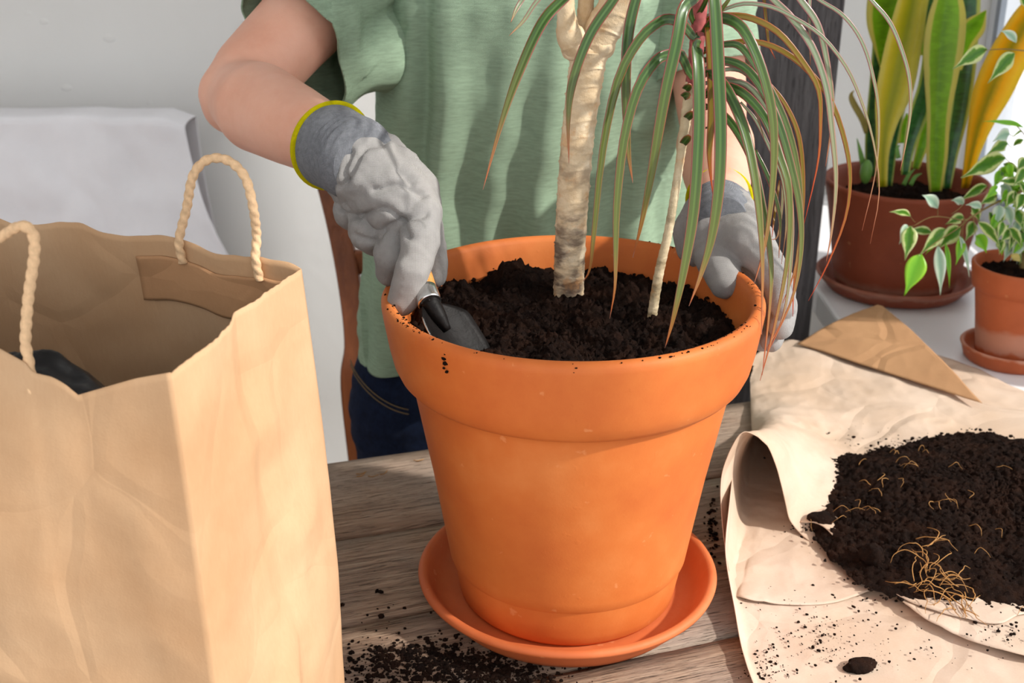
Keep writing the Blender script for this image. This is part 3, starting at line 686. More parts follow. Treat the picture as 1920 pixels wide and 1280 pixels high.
def shirtf(c, n):
    h = 0
    if c.z < .56 and abs(c.x + .035) < .23:
        x = c.x + .01 * N(V(c.z * 3, 0, 1), 1) * 3
        d = max(0, min(1, (.60 - c.z) / .3))
        # long hanging folds, fanning from the chest
        h += 1.4 * d * (.010 * math.sin(x * 52 + c.z * 5 + 1.2) * (.6 + .6 * N(V(c.z * 2, x, 0), 2)) + .006 * math.sin(x * 95 - c.z * 9))
        h += .008 * N(V(c.x, c.y, c.z * .35), 16) + .006 * N(V(c.x, c.y, c.z * .5), 30, 4)
        h -= .012 * math.exp(-((c.x + .175 - (c.z - .3) * .05) / .012) ** 2) * (c.y < .52)
    else: h += .005 * N(c, 20) + .003 * N(c, 45)
    for a, b in ((Rs, Re), (Ls, Le)):
        d_, t = seg_d(c, a, b)
        if d_ < .1 and t > .25: h += .0035 * math.sin(t * 26 + c.x * 50) * N(c, 14) * 3
    return h
push(me, shirtf); push(torso_me, shirtf)
bm = bmesh.new(); bm.from_mesh(me)
def cut(bm, co, no, cen, rad):
    g = [v for v in bm.verts if (v.co - cen).length < rad]; s = set(g)
    es = [e for e in bm.edges if e.verts[0] in s and e.verts[1] in s]; f_ = [f for f in bm.faces if all(v in s for v in f.verts)]
    bmesh.ops.bisect_plane(bm, geom=g + es + f_, plane_co=co, plane_no=no, clear_outer=True)
cut(bm, Rh, (RD + V(-.1, 0, .05)).normalized(), Rs.lerp(Re, 1.0), .15)
cut(bm, Lh, (LD + V(.15, 0, -.1)).normalized(), Ls.lerp(Le, 1.05), .13)
bm.from_mesh(torso_me)
bmesh.ops.bisect_plane(bm, geom=bm.verts[:] + bm.edges[:] + bm.faces[:], plane_co=(0, 0, .052), plane_no=(.06, 0, -1), clear_outer=True)
bmesh.ops.delete(bm, geom=[v for v in bm.verts if (v.co - V(-.035, .49, .655)).length < .065 and v.co.z > .63], context='VERTS')
shirt = obj('t_shirt', bm, M['shirt'], person); thick(shirt, .0022, -1)
# jeans with waistband, pocket seam, belt loop
jn = [(-.10, -.10, .585, .200, .128), (.0, -.10, .587, .190, .122), (.06, -.095, .582, .178, .112), (.10, -.09, .58, .170, .106)]
bm = bmesh.new(); loft(bm, jn, 48, 2.2)
for s in (-1, 1):
    hx = -.10 + s * .092; chain(bm, [(V(hx, .585, -.06), .108), (V(hx, .59, -.40), .078), (V(hx, .60, -.73), .062)])
me = fuse(bm, .006, 5); push(me, lambda c, n: .004 * N(c, 12) + .002 * N(V(c.x, c.y, c.z * 2), 30))
jeans = link('jeans', me, M['jeans'], person)
bm = bmesh.new(); loft(bm, [(.045, -.095, .582, .184, .118), (.060, -.094, .581, .187, .120), (.092, -.093, .58, .184, .117)], 64, 2.2); wbd = obj('waistband', bm, M['jeans'], person); bevel(wbd, .003)
vs, fs = [], []
for off in (0, .007):
    P = []
    for k in range(13):
        t = k / 12; x = -.292 + .09 * t; z = .028 - .040 * (1 - (1 - t) ** 2) - off
        ang = math.acos(max(-1, min(1, (x + .10) / .195))); P.append(V(x, .586 - .128 * abs(math.sin(ang)) ** .9 - .002, z))
    tube_data(P, .0009, 5, None, None, vs, fs)
from_py('pocket_stitching', vs, fs, M['stitch'], jeans)
bm = bmesh.new(); box(bm, (-.262, .520, .065), (.012, .006, .046), R(-35)); bevel(obj('belt_loop', bm, M['jeans'], jeans, False), .002)
for k, s in enumerate((-1, 1)):
    hx = -.10 + s * .085; bm = bmesh.new(); sphere(bm, V(hx, .615, -.772), .040, (1, 1.05, .68)); sphere(bm, V(hx + s * .01, .52, -.776), .04, (1, 1.7, .58)); me = fuse(bm, .004, 3); link('shoe', me, M['glove'], person)

# gloves
def glove(label, wrist, elbow, cuffr, palm, fingers, seed, wr=1.0, folds=()):
    bm = bmesh.new()
    for ch in palm + fingers: chain(bm, ch)
    me = fuse(bm, .0017, 3, .5)
    creases = [(seed + .3, 26, .0022), (seed + 3.1, 58, .0009), (seed + 6.2, 110, .0004)]
    ax = (wrist - elbow).normalized()
    def f(c, n):
        h = 0
        for o_, s_, a_ in creases: h += a_ * (ridge(c, s_, o_) - .4) * .6
        d = (c - wrist).dot(ax)
        if n.y < .25:
            for ln in folds:
                best = 1.0
                for p0, p1 in zip(ln[:-1], ln[1:]):
                    dx, dz = p1.x - p0.x, p1.z - p0.z; t = max(0, min(1, ((c.x - p0.x) * dx + (c.z - p0.z) * dz) / (dx * dx + dz * dz)))
                    best = min(best, math.hypot(c.x - p0.x - dx * t, c.z - p0.z - dz * t))
                h += -.0036 * math.exp(-(best / .0024) ** 2) + .0013 * math.exp(-((best - .008) / .005) ** 2)
        h += .0016 * wr * math.sin(d * 420 + 5 * N(c, 30)) * math.exp(-((d - .03) / .02) ** 2)
        return h
    push(me, f)
    g = link('glove', me, M['glove'], person); g['label'] = label
    # knitted cuff and coloured edging band
    P = [elbow.lerp(wrist, 1) - ax * .030, wrist - ax * .012, wrist + ax * .006, wrist + ax * .024, wrist + ax * .038]
    cf = tube('cuff', P, [cuffr * 1.03, cuffr * 1.0, cuffr * .98, cuffr * .97, cuffr * .82], M['knit'], g, 64, 60, lambda L, a, s: 1 + .018 * math.sin(L * 700 + 2 * math.sin(a * 2)) * (s > .4) * (.5 + .8 * math.sin(a * 3 + seed)) + .012 * math.sin(a * 3 + L * 40))
    Fm = frames(P)[0]; c0 = P[0]
    ring = [c0 + (Fm[1] * math.cos(2 * math.pi * k / 48) + Fm[2] * math.sin(2 * math.pi * k / 48)) * (cuffr * 1.035) for k in range(49)]
    vs, fs = tube_data(ring, .0030, 10); from_py('cuff_band', vs, fs, M['band'], g)
    return g
a = lambda px, py, y: A(px, py, y)
wR = A(650, 288, .075)
glove('grey glove with a yellow-edged cuff gripping the trowel', wR, Re, .0405,
      [[(A(655, 300, .07), .0345), (A(700, 330, .05), .036), (A(752, 380, .03), .033), (A(788, 400, .02), .0205)],
       [(A(665, 310, .08), .032), (A(700, 375, .06), .031), (A(735, 410, .04), .026)],
       [(A(660, 330, .085), .028), (A(672, 370, .085), .022), (A(668, 385, .08), .020)],
       [(A(700, 300, .07), .030), (A(770, 360, .045), .027), (A(800, 385, .04), .0150)]],
      [[(A(790, 402, .015), .0185), (A(790, 450, -.010), .0172), (A(773, 508, -.028), .0158), (A(756, 562, -.028), .0150)],
       [(A(748, 415, .03), .020), (A(738, 478, .008), .0180), (A(735, 505, .020), .0165), (A(760, 500, .045), .0145)],
       [(A(708, 400, .045), .020), (A(692, 438, .032), .0175), (A(712, 452, .050), .0155), (A(750, 450, .07), .014)],
       [(A(672, 382, .07), .019), (A(655, 398, .062), .0160), (A(680, 415, .085), .015), (A(710, 425, .10), .013)],
       [(A(790, 395, .05), .018), (A(806, 450, .050), .0145), (A(815, 488, .045), .0130), (A(817, 516, .040), .0112)]], 0.0,
      folds=[[cat([A(p, q, .0) for p, q in l], k / 10) for k in range(11)] for l in (((630, 418), (662, 424), (710, 392), (742, 398), (772, 430)), ((664, 452), (702, 458), (722, 430), (762, 408), (800, 398)),
             ((634, 362), (652, 342), (676, 292), (712, 290)), ((650, 300), (640, 330), (645, 350)), ((700, 360), (745, 350), (790, 372)), ((745, 330), (770, 350)))])
wL = A(1350, 392, .12)
glove('grey glove with yellow edging holding the pot rim on the right', wL, Le, .0310,
      [[(A(1345, 400, .12), .0270), (A(1335, 430, .105), .028), (A(1360, 440, .09), .024), (A(1392, 440, .075), .0225)],
       [(A(1325, 400, .125), .024), (A(1300, 430, .125), .0215), (A(1305, 465, .115), .0190)],
       [(A(1370, 395, .11), .024), (A(1415, 450, .075), .0195)]],
      [[(A(1322, 425, .115), .022), (A(1336, 468, .09), .0215), (A(1352, 505, .068), .0192), (A(1362, 530, .055), .0162)],
       [(A(1400, 450, .075), .0215), (A(1436, 490, .06), .0175), (A(1460, 530, .045), .0150), (A(1468, 572, .03), .0130)],
       [(A(1410, 460, .085), .018), (A(1448, 520, .075), .0160), (A(1468, 570, .055), .0145), (A(1464, 612, .03), .0128)],
       [(A(1405, 470, .10), .017), (A(1440, 540, .095), .0150), (A(1458, 600, .075), .0135), (A(1446, 640, .045), .0115)],
       [(A(1400, 480, .115), .015), (A(1430, 560, .11), .0130), (A(1440, 610, .10), .012), (A(1428, 640, .075), .0105)]], 5.0)

# ------------------------------------------------------------------ trowel
tw = thing('garden_trowel', 'small garden trowel with wooden handle dug into the soil at left', 'trowel', A(803, 560, -.035))
h0, h1, h2 = A(768, 480, .012), A(798, 549, -.030), A(806, 562, -.036)
ax = (h1 - h0).normalized()
tube('handle', [h0 - ax * .03, h0, h0.lerp(h1, .5), h1], [.009, .0120, .0130, .0112], M['handle'], tw, 20, 20)
tube('ferrule', [h1 - ax * .003, h1 + ax * .012, h1 + ax * .014], [.0118, .0112, .0095], M['steel'], tw, 24, 6)
bm = bmesh.new(); sphere(bm, A(804, 563, -.0455) , .0016); obj('rivet', bm, M['blade'], tw)
# scooped blade: sheet curved across, pointed at the end
b0, b1 = h1 + ax * .013, A(880, 655, -.130)
b1 = A(908, 722, -.072); d = (b1 - b0); L = d.length; d.normalize()
side = d.cross(V(.80, -.50, .35)).normalized(); up = side.cross(d).normalized()
vs, fs = [], []; n, m_ = 24, 12
for i in range(n + 1):
    s = i / n; wd = cats([.0085, .024, .0310, .0315, .0310, .0290, .0230, .012], s); dip = .010 * min(1, s * 4)
    for k in range(m_ + 1):
        c = -1 + 2 * k / m_; vs.append(b0 + d * (L * s) + side * (wd * c) + up * (dip * (c * c) - .004))
for i in range(n):
    for k in range(m_): q = i * (m_ + 1) + k; fs.append((q, q + 1, q + m_ + 2, q + m_ + 1))
thick(from_py('blade', vs, fs, M['blade'], tw), .0016, 0)
tube('edge', [b0 + d * (L * s) + side * (cats([.0085, .024, .0310, .0315, .0310, .0290, .0230, .012], s)) + up * (.010 * min(1, s * 4) - .0035) for s in (.1, .2, .35, .5, .65, .8, .9, 1)], .0009, M['steel'], tw, 6, 24)['label'] = 'thin bright strip for the highlight along the blade edge'  # steel strip stands in for a highlight along the blade's right side
tube('neck', [h1 + ax * .010, b0 + d * .014, b0 + d * .03], [.0088, .0075, .003], M['blade'], tw, 14, 8)

# ------------------------------------------------------------------ paper bag on the left
bag = thing('paper_bag', 'large open brown paper carrier bag standing at the left', 'bag', (-.38, -.28, 0))
BR, FR = V(-.217, -.20, 0), V(-.268, -.39, 0); fd = V(-.955, .297, 0)
BL, FL = BR + fd * .33, FR + fd * .33
def zt_front(s):   # s metres from the right front corner
    K = [(0, .421), (.027, .413), (.048, .405), (.070, .3965), (.078, .403), (.087, .407), (.102, .408), (.106, .414), (.125, .422), (.33, .428)]
    for (a, b), (c, d) in zip(K[:-1], K[1:]):
        if s <= c: return b + (d - b) * (s - a) / (c - a)
    return .428
def zt_back(s): return .424 + .016 * math.sin(min(1, s / .2) * 1.57) + .003 * math.sin(s * 70) + .002 * N(V(s, 0, 0), 60)
def bag_pt(u, v, inset=0.0):
    """u in 0..4 round the bag (front, left, back, right), v height 0..1"""
    i = int(u) % 4; f = u - int(u)
    cs = [(FR, FL), (FL, BL), (BL, BR), (BR, FR)]; p0, p1 = cs[i]; p = p0.lerp(p1, f)
    if i == 0: zt = zt_front(f * .33)
    elif i == 2: zt = zt_back((1 - f) * .33)
    elif i == 3: zt = .424 + (.420 - .424) * f + .006 * math.exp(-((f - .42) / .05) ** 2) * 0 + .0015 * N(V(f * 9, 1, 2), 3)
    else: zt = .427
    nrm = [V(-.297, -.955, 0), fd, V(.297, .955, 0), V(.966, -.26, 0)][i]
    e = math.sin(math.pi * f); z = zt * v
    bul = [.012, .0, .010, .0][i] * e * math.sin(math.pi * min(1, v * 1.05)) 
    p = p + nrm * bul
    # widen slightly toward the middle, gusset crease on the sides
    if i == 3:
        p = p + nrm * (-.006 * max(0, 1 - abs(f - .47) * 9) * (.4 + .6 * v) + .007 * e * (1 - v) + .006 * math.sin(v * 5 + f * 2) * e)
    sw = .006 * math.sin(math.pi * v) + .012 * (1 - v)
    ctr = (BR + FL) / 2; p = p + (p - ctr).normalized() * sw
    q = V(p.x, p.y, z)
    amp = 1.0
    h = (.0040 * N(V(q.x, q.y, q.z * .5), 11, i * 3) + .0012 * N(V(q.x, q.y, q.z * .5), 30, 2) - .0080 * (abs(N(q, 7, i)) - .2) * (1.5 - v) - .003 * (abs(N(q, 17, i + 3)) - .2) * (1.6 - v)) * amp
    # sharp diagonal dents low on the front and side
    for (cu, cv, an, a_) in ((.35, .30, .9, .010), (.62, .22, -.5, .008), (3.62, .28, .8, .010), (3.30, .55, 1.4, .006), (3.45, .78, 1.5, .007)):
        du, dv = (u - cu) * .9, (v - cv) * 1.2; r_ = du * math.cos(an) + dv * math.sin(an); t_ = -du * math.sin(an) + dv * math.cos(an)
        h += a_ * max(0, 1 - abs(r_) / .10) * math.exp(-(t_ / .16) ** 2)
    h *= min(1, (min(f, 1 - f) * 9)) * .8 + .2
    return q + nrm * (h - inset)
n, m_ = 90, 80; vs, fs = [], []
for i in range(4 * n):
    for j in range(m_ + 1): vs.append(bag_pt(i / n, j / m_))
for i in range(4 * n):
    i2 = (i + 1) % (4 * n)
    for j in range(m_): fs.append((i * (m_ + 1) + j, i2 * (m_ + 1) + j, i2 * (m_ + 1) + j + 1, i * (m_ + 1) + j + 1))
bb = len(vs); 
for p in (FR, FL, BL, BR): vs.append(V(p.x, p.y, .002))
fs.append((bb, bb + 3, bb + 2, bb + 1))
bd = from_py('bag_body', vs, fs, M['paper'], bag); thick(bd, .0009, 0)
# handle patches glued inside
def patch(u0, u1, v0, v1):
    vs, fs = [], []; a_, b_ = 30, 14
    for i in range(a_ + 1):
        for j in range(b_ + 1): vs.append(bag_pt(u0 + (u1 - u0) * i / a_, v0 + (v1 - v0) * j / b_, .0022 if False else .0022))
    for i in range(a_):
        for j in range(b_): k = i * (b_ + 1) + j; fs.append((k, k + 1, k + b_ + 2, k + b_ + 1))
    o = from_py('handle_patch', vs, fs, M['patch'], bag); thick(o, .0012, 0); return o
patch(2.56, 2.985, .875, .962)['label'] = 'darker paper strip glued inside the back edge'
patch(.30, .80, .865, .955)
def cord(name, P, par):
    return tube(name, P, .0033, M['cord'], par, 14, 220, lambda L, a, s: 1 + .34 * abs(math.sin((a * 1.0 + L * 380))) - .18)
def ub(px):  # back-face position under a pixel column
    best = min((abs((lambda q: 960 + FPX * (q.x - CAM.x) / ((q.y - CAM.y) * math.cos(TH) - (q.z - CAM.z) * math.sin(TH)))(bag_pt(2 + k / 200, .96)) - px), k) for k in range(200))[1]
    return 2 + best / 200
ua, uc = ub(346), ub(489)
pa, pc = bag_pt(ua, 1.0, .004), bag_pt(uc, 1.0, .004)
yb = pa.y
cord('handle', [bag_pt(ua, .958, .0035), pa, A(350, 390, yb), A(362, 330, yb - .004), A(388, 300, yb - .006), A(425, 300, yb - .01), A(458, 330, yb - .018), A(474, 385, yb - .024), A(481, 440, pc.y + .004), pc, bag_pt(uc, .958, .0035)], bag)
pf = bag_pt(.43, .99, .004)
yf = A(48, 675, -.33); best = min(((lambda q: (960 + FPX * (q.x - CAM.x) / ((q.y - CAM.y) * math.cos(TH) - (q.z - CAM.z) * math.sin(TH)) - 48) ** 2)(bag_pt(k / 200, .99)), k) for k in range(199))[1] / 200
pf = bag_pt(best, 1.0, .004); y_ = pf.y
cord('handle', [bag_pt(best, .90, .0045), pf, A(48, 640, y_ + .002), A(53, 560, y_ + .008), A(64, 480, y_ + .012), A(62, 440, y_ + .014), A(44, 424, y_ + .014), A(15, 436, y_ + .02), A(-30, 475, y_ + .03), A(-60, 560, y_ + .035), bag_pt(min(.95, best + .36), 1.0, .004), bag_pt(min(.95, best + .36), .9, .0045)], bag)
# black plastic soil sack inside the bag
vs, fs = [], []; n, m_ = 60, 60
for i in range(n + 1):
    for j in range(m_ + 1):
        u_, v_ = i / n, j / m_; p = (FR + V(-.010, .016, 0)).lerp(FL + V(.012, .004, 0), u_).lerp((BR + V(-.014, -.010, 0)).lerp(BL + V(.010, -.012, 0), u_), v_)
        z = .334 + .062 * min(1, max(0, (u_ - .02) / .33)) - .15 * max(0, min(1, (v_ - .22) / .5)) ** 1.5 + .010 * N(V(p.x, p.y * 2.2, 0), 22) + .012 * (crumple(V(p.x, p.y, 3), 16) - .2) + .004 * N(p, 70)
        vs.append(V(p.x, p.y, z))
for i in range(n):
    for j in range(m_): k = i * (m_ + 1) + j; fs.append((k, k + m_ + 1, k + m_ + 2, k + 1))
# sides of the sack down to the bag floor
edge = [i * (m_ + 1) for i in range(n + 1)] + [n * (m_ + 1) + j for j in range(1, m_ + 1)] + [i * (m_ + 1) + m_ for i in range(n - 1, -1, -1)] + [j for j in range(m_ - 1, 0, -1)]
b0_ = len(vs)
for e in edge: vs.append(V(vs[e].x, vs[e].y, .012))
for k in range(len(edge)): k2 = (k + 1) % len(edge); fs.append((edge[k2], edge[k], b0_ + k, b0_ + k2))
tag(from_py('plastic_sack', vs, fs, M['black']), 'crumpled black plastic sack inside the brown paper bag', 'sack')

# ------------------------------------------------------------------ kraft paper on the right, half-open like a sleeve
kp = thing('kraft_paper', 'creased kraft paper sheet spread under the heap of old soil', 'paper', (.35, .1, 0))
def sheet(name, G, mat, nu, nv, par, amp=.0035, seed=0.0, th=.0007, zmin=None, edge_keep=True):
    """smooth surface through a net of control points G[row][col]"""
    G = [[Vector(p) for p in row] for row in G]
    rows = []
    for j in range(nv + 1):
        v = j / nv; rows.append([cat([G[r][c] for r in range(len(G))], v) for c in range(len(G[0]))])
    vs = []
    for j in range(nv + 1):
        for i in range(nu + 1):
            p = cat(rows[j], i / nu); q = V(p.x + seed, p.y, p.z)
            k = amp * (2.6 * (.22 - abs(N(q, 5, seed))) + 2.0 * (.22 - abs(N(q, 10.5, seed + 2))) + 1.1 * (.22 - abs(N(q, 23, seed + 4))) + .55 * (.2 - abs(N(q, 50, seed + 7))))
            vs.append(p + V(.3 * k * N(q, 9, 3), .3 * k * N(q, 9, 7), k))
            if zmin is not None and vs[-1].z < zmin: vs[-1].z = zmin + .15 * (vs[-1].z - zmin) * 0
    fs = []
    for j in range(nv):
        for i in range(nu): a_ = j * (nu + 1) + i; fs.append((a_, a_ + 1, a_ + nu + 2, a_ + nu + 1))
    o = from_py(name, vs, fs, mat, par); thick(o, th, 0); return o
z0 = .003
# bottom layer with its left margin turned up along the saucer
sheet('bottom_sheet', [
  [(.182, -.36, .006), (.20, -.36, z0), (.27, -.36, z0), (.38, -.36, z0), (.50, -.36, z0), (.75, -.36, z0)],
  [(.168, -.20, .007), (.186, -.20, z0), (.26, -.20, z0), (.38, -.20, z0), (.50, -.20, z0), (.75, -.20, z0)],
  [(.163, -.12, .010), (.180, -.125, z0), (.26, -.12, z0), (.38, -.12, z0), (.50, -.12, z0), (.75, -.12, z0)],
  [(.165, -.05, .018), (.182, -.05, z0), (.26, -.05, z0), (.38, -.05, z0), (.50, -.05, z0), (.75, -.05, z0)],
  [(.166, .02, .040), (.180, .02, .004), (.26, .02, z0), (.38, .02, z0), (.50, .02, z0), (.75, .02, z0)],
  [(.1735, .055, .075), (.186, .06, .006), (.26, .08, z0), (.38, .08, z0), (.50, .08, z0), (.75, .08, z0)],
  [(.190, .13, .07), (.202, .14, .006), (.27, .16, z0), (.38, .16, z0), (.50, .16, z0), (.75, .16, z0)]], M['paper_pale'], 130, 110, kp, .0022, 3.0, zmin=.0022)
# sleeve: floor, left wall, arch and the top layer that carries the soil
a0 = A(1375, 1114, .012); a1 = A(1356, 1000, .045); a2 = A(1352, 900, .085); a3 = A(1375, 832, .095); a4 = A(1402, 811, .10); a5 = A(1442, 843, .105); a6 = A(1466, 915, .108); a7 = A(1486, 985, .110)
a8 = A(1550, 1033, .075); a9 = Z(1640, 1085, .012); b9 = Z(1740, 1165, .010); c9 = Z(1920, 1232, .010); fl1 = Z(1640, 1108, .007); fl2 = Z(1545, 1131, .006); fl3 = Z(1445, 1130, .006); fl4 = Z(1385, 1122, .006)
row0 = [fl1, fl2, fl3, fl4, a0, a1, a2, a3, a4, a5, a6, a7, a8, a9, b9, c9, V(.60, -.17, .01), V(.76, -.2, .01)]
row1 = [(.36, .10, .006), (.29, .09, .006), (.25, .09, .006), (.215, .09, .006), (.200, .10, .006), (.192, .11, .03), (.192, .13, .07), (.203, .14, .105), (.222, .145, .118), (.245, .145, .095), (.260, .15, .060), (.280, .15, .030), (.315, .13, .012), (.36, .10, .008), (.41, .055, .008), (.50, .01, .008), (.63, -.03, .008), (.78, -.05, .008)]
row2 = [(.38, .20, .006), (.33, .20, .006), (.29, .20, .006), (.25, .20, .006), (.225, .20, .006), (.218, .21, .02), (.222, .23, .045), (.235, .24, .066), (.255, .245, .072), (.28, .245, .058), (.30, .245, .040), (.33, .24, .022), (.37, .225, .012), (.42, .20, .009), (.47, .16, .008), (.55, .13, .008), (.66, .10, .008), (.79, .08, .008)]
row3 = [(.40, .30, .004), (.36, .30, .004), (.33, .31, .004), (.29, .31, .004), (.26, .31, .004), (.25, .32, .010), (.256, .34, .020), (.27, .35, .030), (.29, .355, .034), (.315, .355, .030), (.34, .355, .022), (.37, .35, .015), (.41, .335, .010), (.46, .31, .009), (.51, .28, .008), (.59, .25, .008), (.68, .22, .006), (.80, .20, .002)]
row4 = [(.40, .38, .003), (.37, .39, .003), (.34, .40, .003), (.31, .41, .003), (.285, .42, .003), (.272, .44, .006), (.278, .46, .009), (.295, .47, .012), (.32, .475, .014), (.345, .475, .014), (.37, .47, .012), (.40, .46, .011), (.44, .44, .010), (.49, .42, .009), (.54, .395, .006), (.61, .36, .004), (.70, .33, .002), (.81, .31, .0)]
row5 = [(.40, .46, .003), (.38, .50, .003), (.36, .53, .003), (.33, .57, .003), (.305, .585, .003), (.298, .60, .003), (.306, .62, .003), (.322, .645, .004), (.345, .665, .006), (.37, .682, .008), Z(1500, 640, .01), (.435, .655, .010), (.475, .61, .010), (.52, .565, .008), Z(1840, 755, .006), (.64, .435, .004), (.72, .42, .0), (.82, .41, -.005)]
sleeve = sheet('top_sheet', [row0, row1, row2, row3, row4, row5], M['paper_pale'], 300, 130, kp, .0026, .5, zmin=.0052)
# second sheet edge under the heap
sheet('inner_sheet', [
  [A(1500, 980, .115), Z(1540, 985, .022), Z(1590, 1030, .017), Z(1640, 1075, .016), Z(1690, 1120, .015), Z(1780, 1150, .015), Z(1870, 1168, .015), (.47, -.055, .014), (.62, -.08, .014)],
  [(.285, .165, .022), (.31, .15, .018), (.34, .13, .015), (.37, .10, .015), (.40, .07, .014), (.43, .04, .014), (.46, .02, .014), (.52, .0, .014), (.65, -.02, .014)],
  [(.32, .26, .018), (.35, .25, .014), (.38, .23, .013), (.41, .21, .013), (.44, .18, .013), (.47, .15, .013), (.50, .12, .013), (.56, .10, .013), (.68, .08, .013)]], M['paper_pale'], 110, 40, kp, .0016, 8.0)
# turned-up corner flap at the back, and the flat sheet behind it
q0, q1, qt = Z(1495, 644, .016), Z(1842, 756, .014), Z(1650, 569, .055)
G = []
for r in range(4):
    t = r / 3 * .97; G.append([(q0.lerp(q1, c / 4)).lerp(qt, t) + V(0, 0, .006 * math.sin(math.pi * r / 3)) for c in range(5)])
sheet('turned_corner', G, M['patch'], 60, 40, kp, .0009, 2.0)['label'] = 'darker folded-over paper corner'
e0, e1, e2 = Z(1750, 664, -.02), Z(1830, 690, -.022), Z(1925, 732, -.022)
sheet('far_sheet', [[(.50, .56, -.004), (.58, .47, -.002), (.66, .42, -.002), (.80, .36, -.006)], [(.54, .61, -.012), (.61, .54, -.01), (.67, .47, -.01), (.82, .42, -.012)], [e0, e1, e2, (.84, .46, -.022)]], M['paper_pale'], 50, 24, kp, .0020, 5.0, zmin=-.027)

# ------------------------------------------------------------------ heap of old soil with roots
hc = V(.498, .142, .013); HR = .212
def hshape(a):
    return 1.0 + .10 * math.sin(2 * a + .9) + .05 * math.sin(5 * a + 1) + .04 * N(V(math.cos(a) * 2, math.sin(a) * 2, 0), 2) + .03 * N(V(math.cos(a) * 9, math.sin(a) * 9, 0), 1)
def hz(x, y, t): return .042 * (1 - t ** 2.2) * (.75 + .5 * N(V(x, y, 1), 7)) - .002 * t
heap = tag(soil_disk('soil_heap', hc, HR, hz, M['soil2'], 110, 330, amp=.005, fine=.0042, seed=4.0, shape=hshape), 'heap of old dark soil with roots on the kraft paper', 'soil', kind='stuff')
bm = bmesh.new(); rn = random.Random(11)
for k in range(2600):
    a_ = rn.uniform(0, 6.283); r = math.sqrt(rn.random()) * 1.04; x, y = hc.x + HR * r * hshape(a_) * math.cos(a_), hc.y + HR * r * hshape(a_) * math.sin(a_)
    if r > .97: r_ = 1
    z = hc.z + max(0, hz(x, y, min(1, r))) + .0012
    crumbs(bm, V(x, y, z), rn.choice((.0011, .0014, .0018, .0024, .003)), rn)
obj('soil_crumbs', bm, M['soil2'], heap)['kind'] = 'stuff'
def heap_z(x, y):
    a_ = math.atan2(y - hc.y, x - hc.x); t = math.hypot(x - hc.x, y - hc.y) / (HR * hshape(a_))
    return hc.z + (hz(x, y, t) + .004 if t < 1 else .0)
def root_bunch(name, spots, label):
    vs, fs = [], []
    for (px, py, n_, sp, ln, rr) in spots:
        c = Z(px, py, .03)
        for k in range(n_):
            p = c + V(rn.gauss(0, sp), rn.gauss(0, sp * .7), 0); p.z = heap_z(p.x, p.y) + .002
            an = rn.uniform(-.9, .9) + (math.pi if rn.random() < .3 else 0); P = [p.copy()]; an2 = an; nn_ = rn.randint(4, 7)
            hh = rn.uniform(.001, .009)
            for s in range(nn_):
                an2 += rn.uniform(-.9, .9); p = p + V(math.cos(an2), math.sin(an2), 0) * ln / nn_ * rn.uniform(.7, 1.3)
                p.z = heap_z(p.x, p.y) + .002 + hh * math.sin(math.pi * (s + 1) / nn_); P.append(p.copy())
            tube_data(P, [rr * rn.uniform(.6, 1.1), rr * .8, rr * .35], 5, 3 * nn_, None, vs, fs)
    o = from_py(name, vs, fs, M['root'], heap); o['kind'] = 'stuff'
    if label: o['label'] = label
    return o
root_bunch('root_tangle', [(1745, 1075, 22, .014, .035, .0006), (1790, 1100, 12, .014, .035, .0007), (1720, 1040, 5, .012, .04, .0006)], 'tangle of thin golden roots at the near side of the heap')
root_bunch('loose_roots', [(1620, 960, 6, .02, .018, .0004), (1700, 940, 4, .03, .022, .0004), (1660, 920, 3, .02, .02, .0005), (1800, 900, 8, .05, .018, .0004), (1760, 970, 5, .04, .02, .0005), (1850, 1000, 10, .05, .018, .0004), (1900, 1100, 4, .03, .018, .0004), (1690, 850, 4, .012, .010, .0005)], None)
def lump(name, px, py, z, r, sc_, mat, label, cat_, seed):
    bm = bmesh.new(); p = Z(px, py, z); bmesh.ops.create_icosphere(bm, subdivisions=4, radius=r, matrix=Matrix.Translation(p) @ Matrix.Rotation(seed, 4, 'Z') @ Matrix.Diagonal(sc_ + (1,)))
    for v in bm.verts: v.co += (v.co - p) * (.35 * noise.noise(v.co * (1.1 / r)) + .15 * noise.noise(v.co * (3.5 / r)))
    return tag(obj(name, bm, mat), label, cat_)
lump('bark_chunk', 1686, 885, .028, .0135, (1.45, .8, .75), M['bark_chip'], 'brown chunk of bark at the far left end of the soil heap', 'bark', .1)
lump('soil_clod', 1542, 975, .020, .0125, (1.2, .9, .8), M['soil2'], 'round dark soil clod at the left tip of the heap', 'soil clod', .2)
lump('soil_clod', 1636, 1040, .028, .0125, (.9, 1, 1.0), M['soil2'], 'soil clod on the near slope beside the root tangle', 'soil clod', .8)
lump('soil_clod', 1612, 1247, .006, .0110, (1.5, .8, .5), M['soil'], 'flat clump of soil on the near paper layer', 'soil clod', .3)
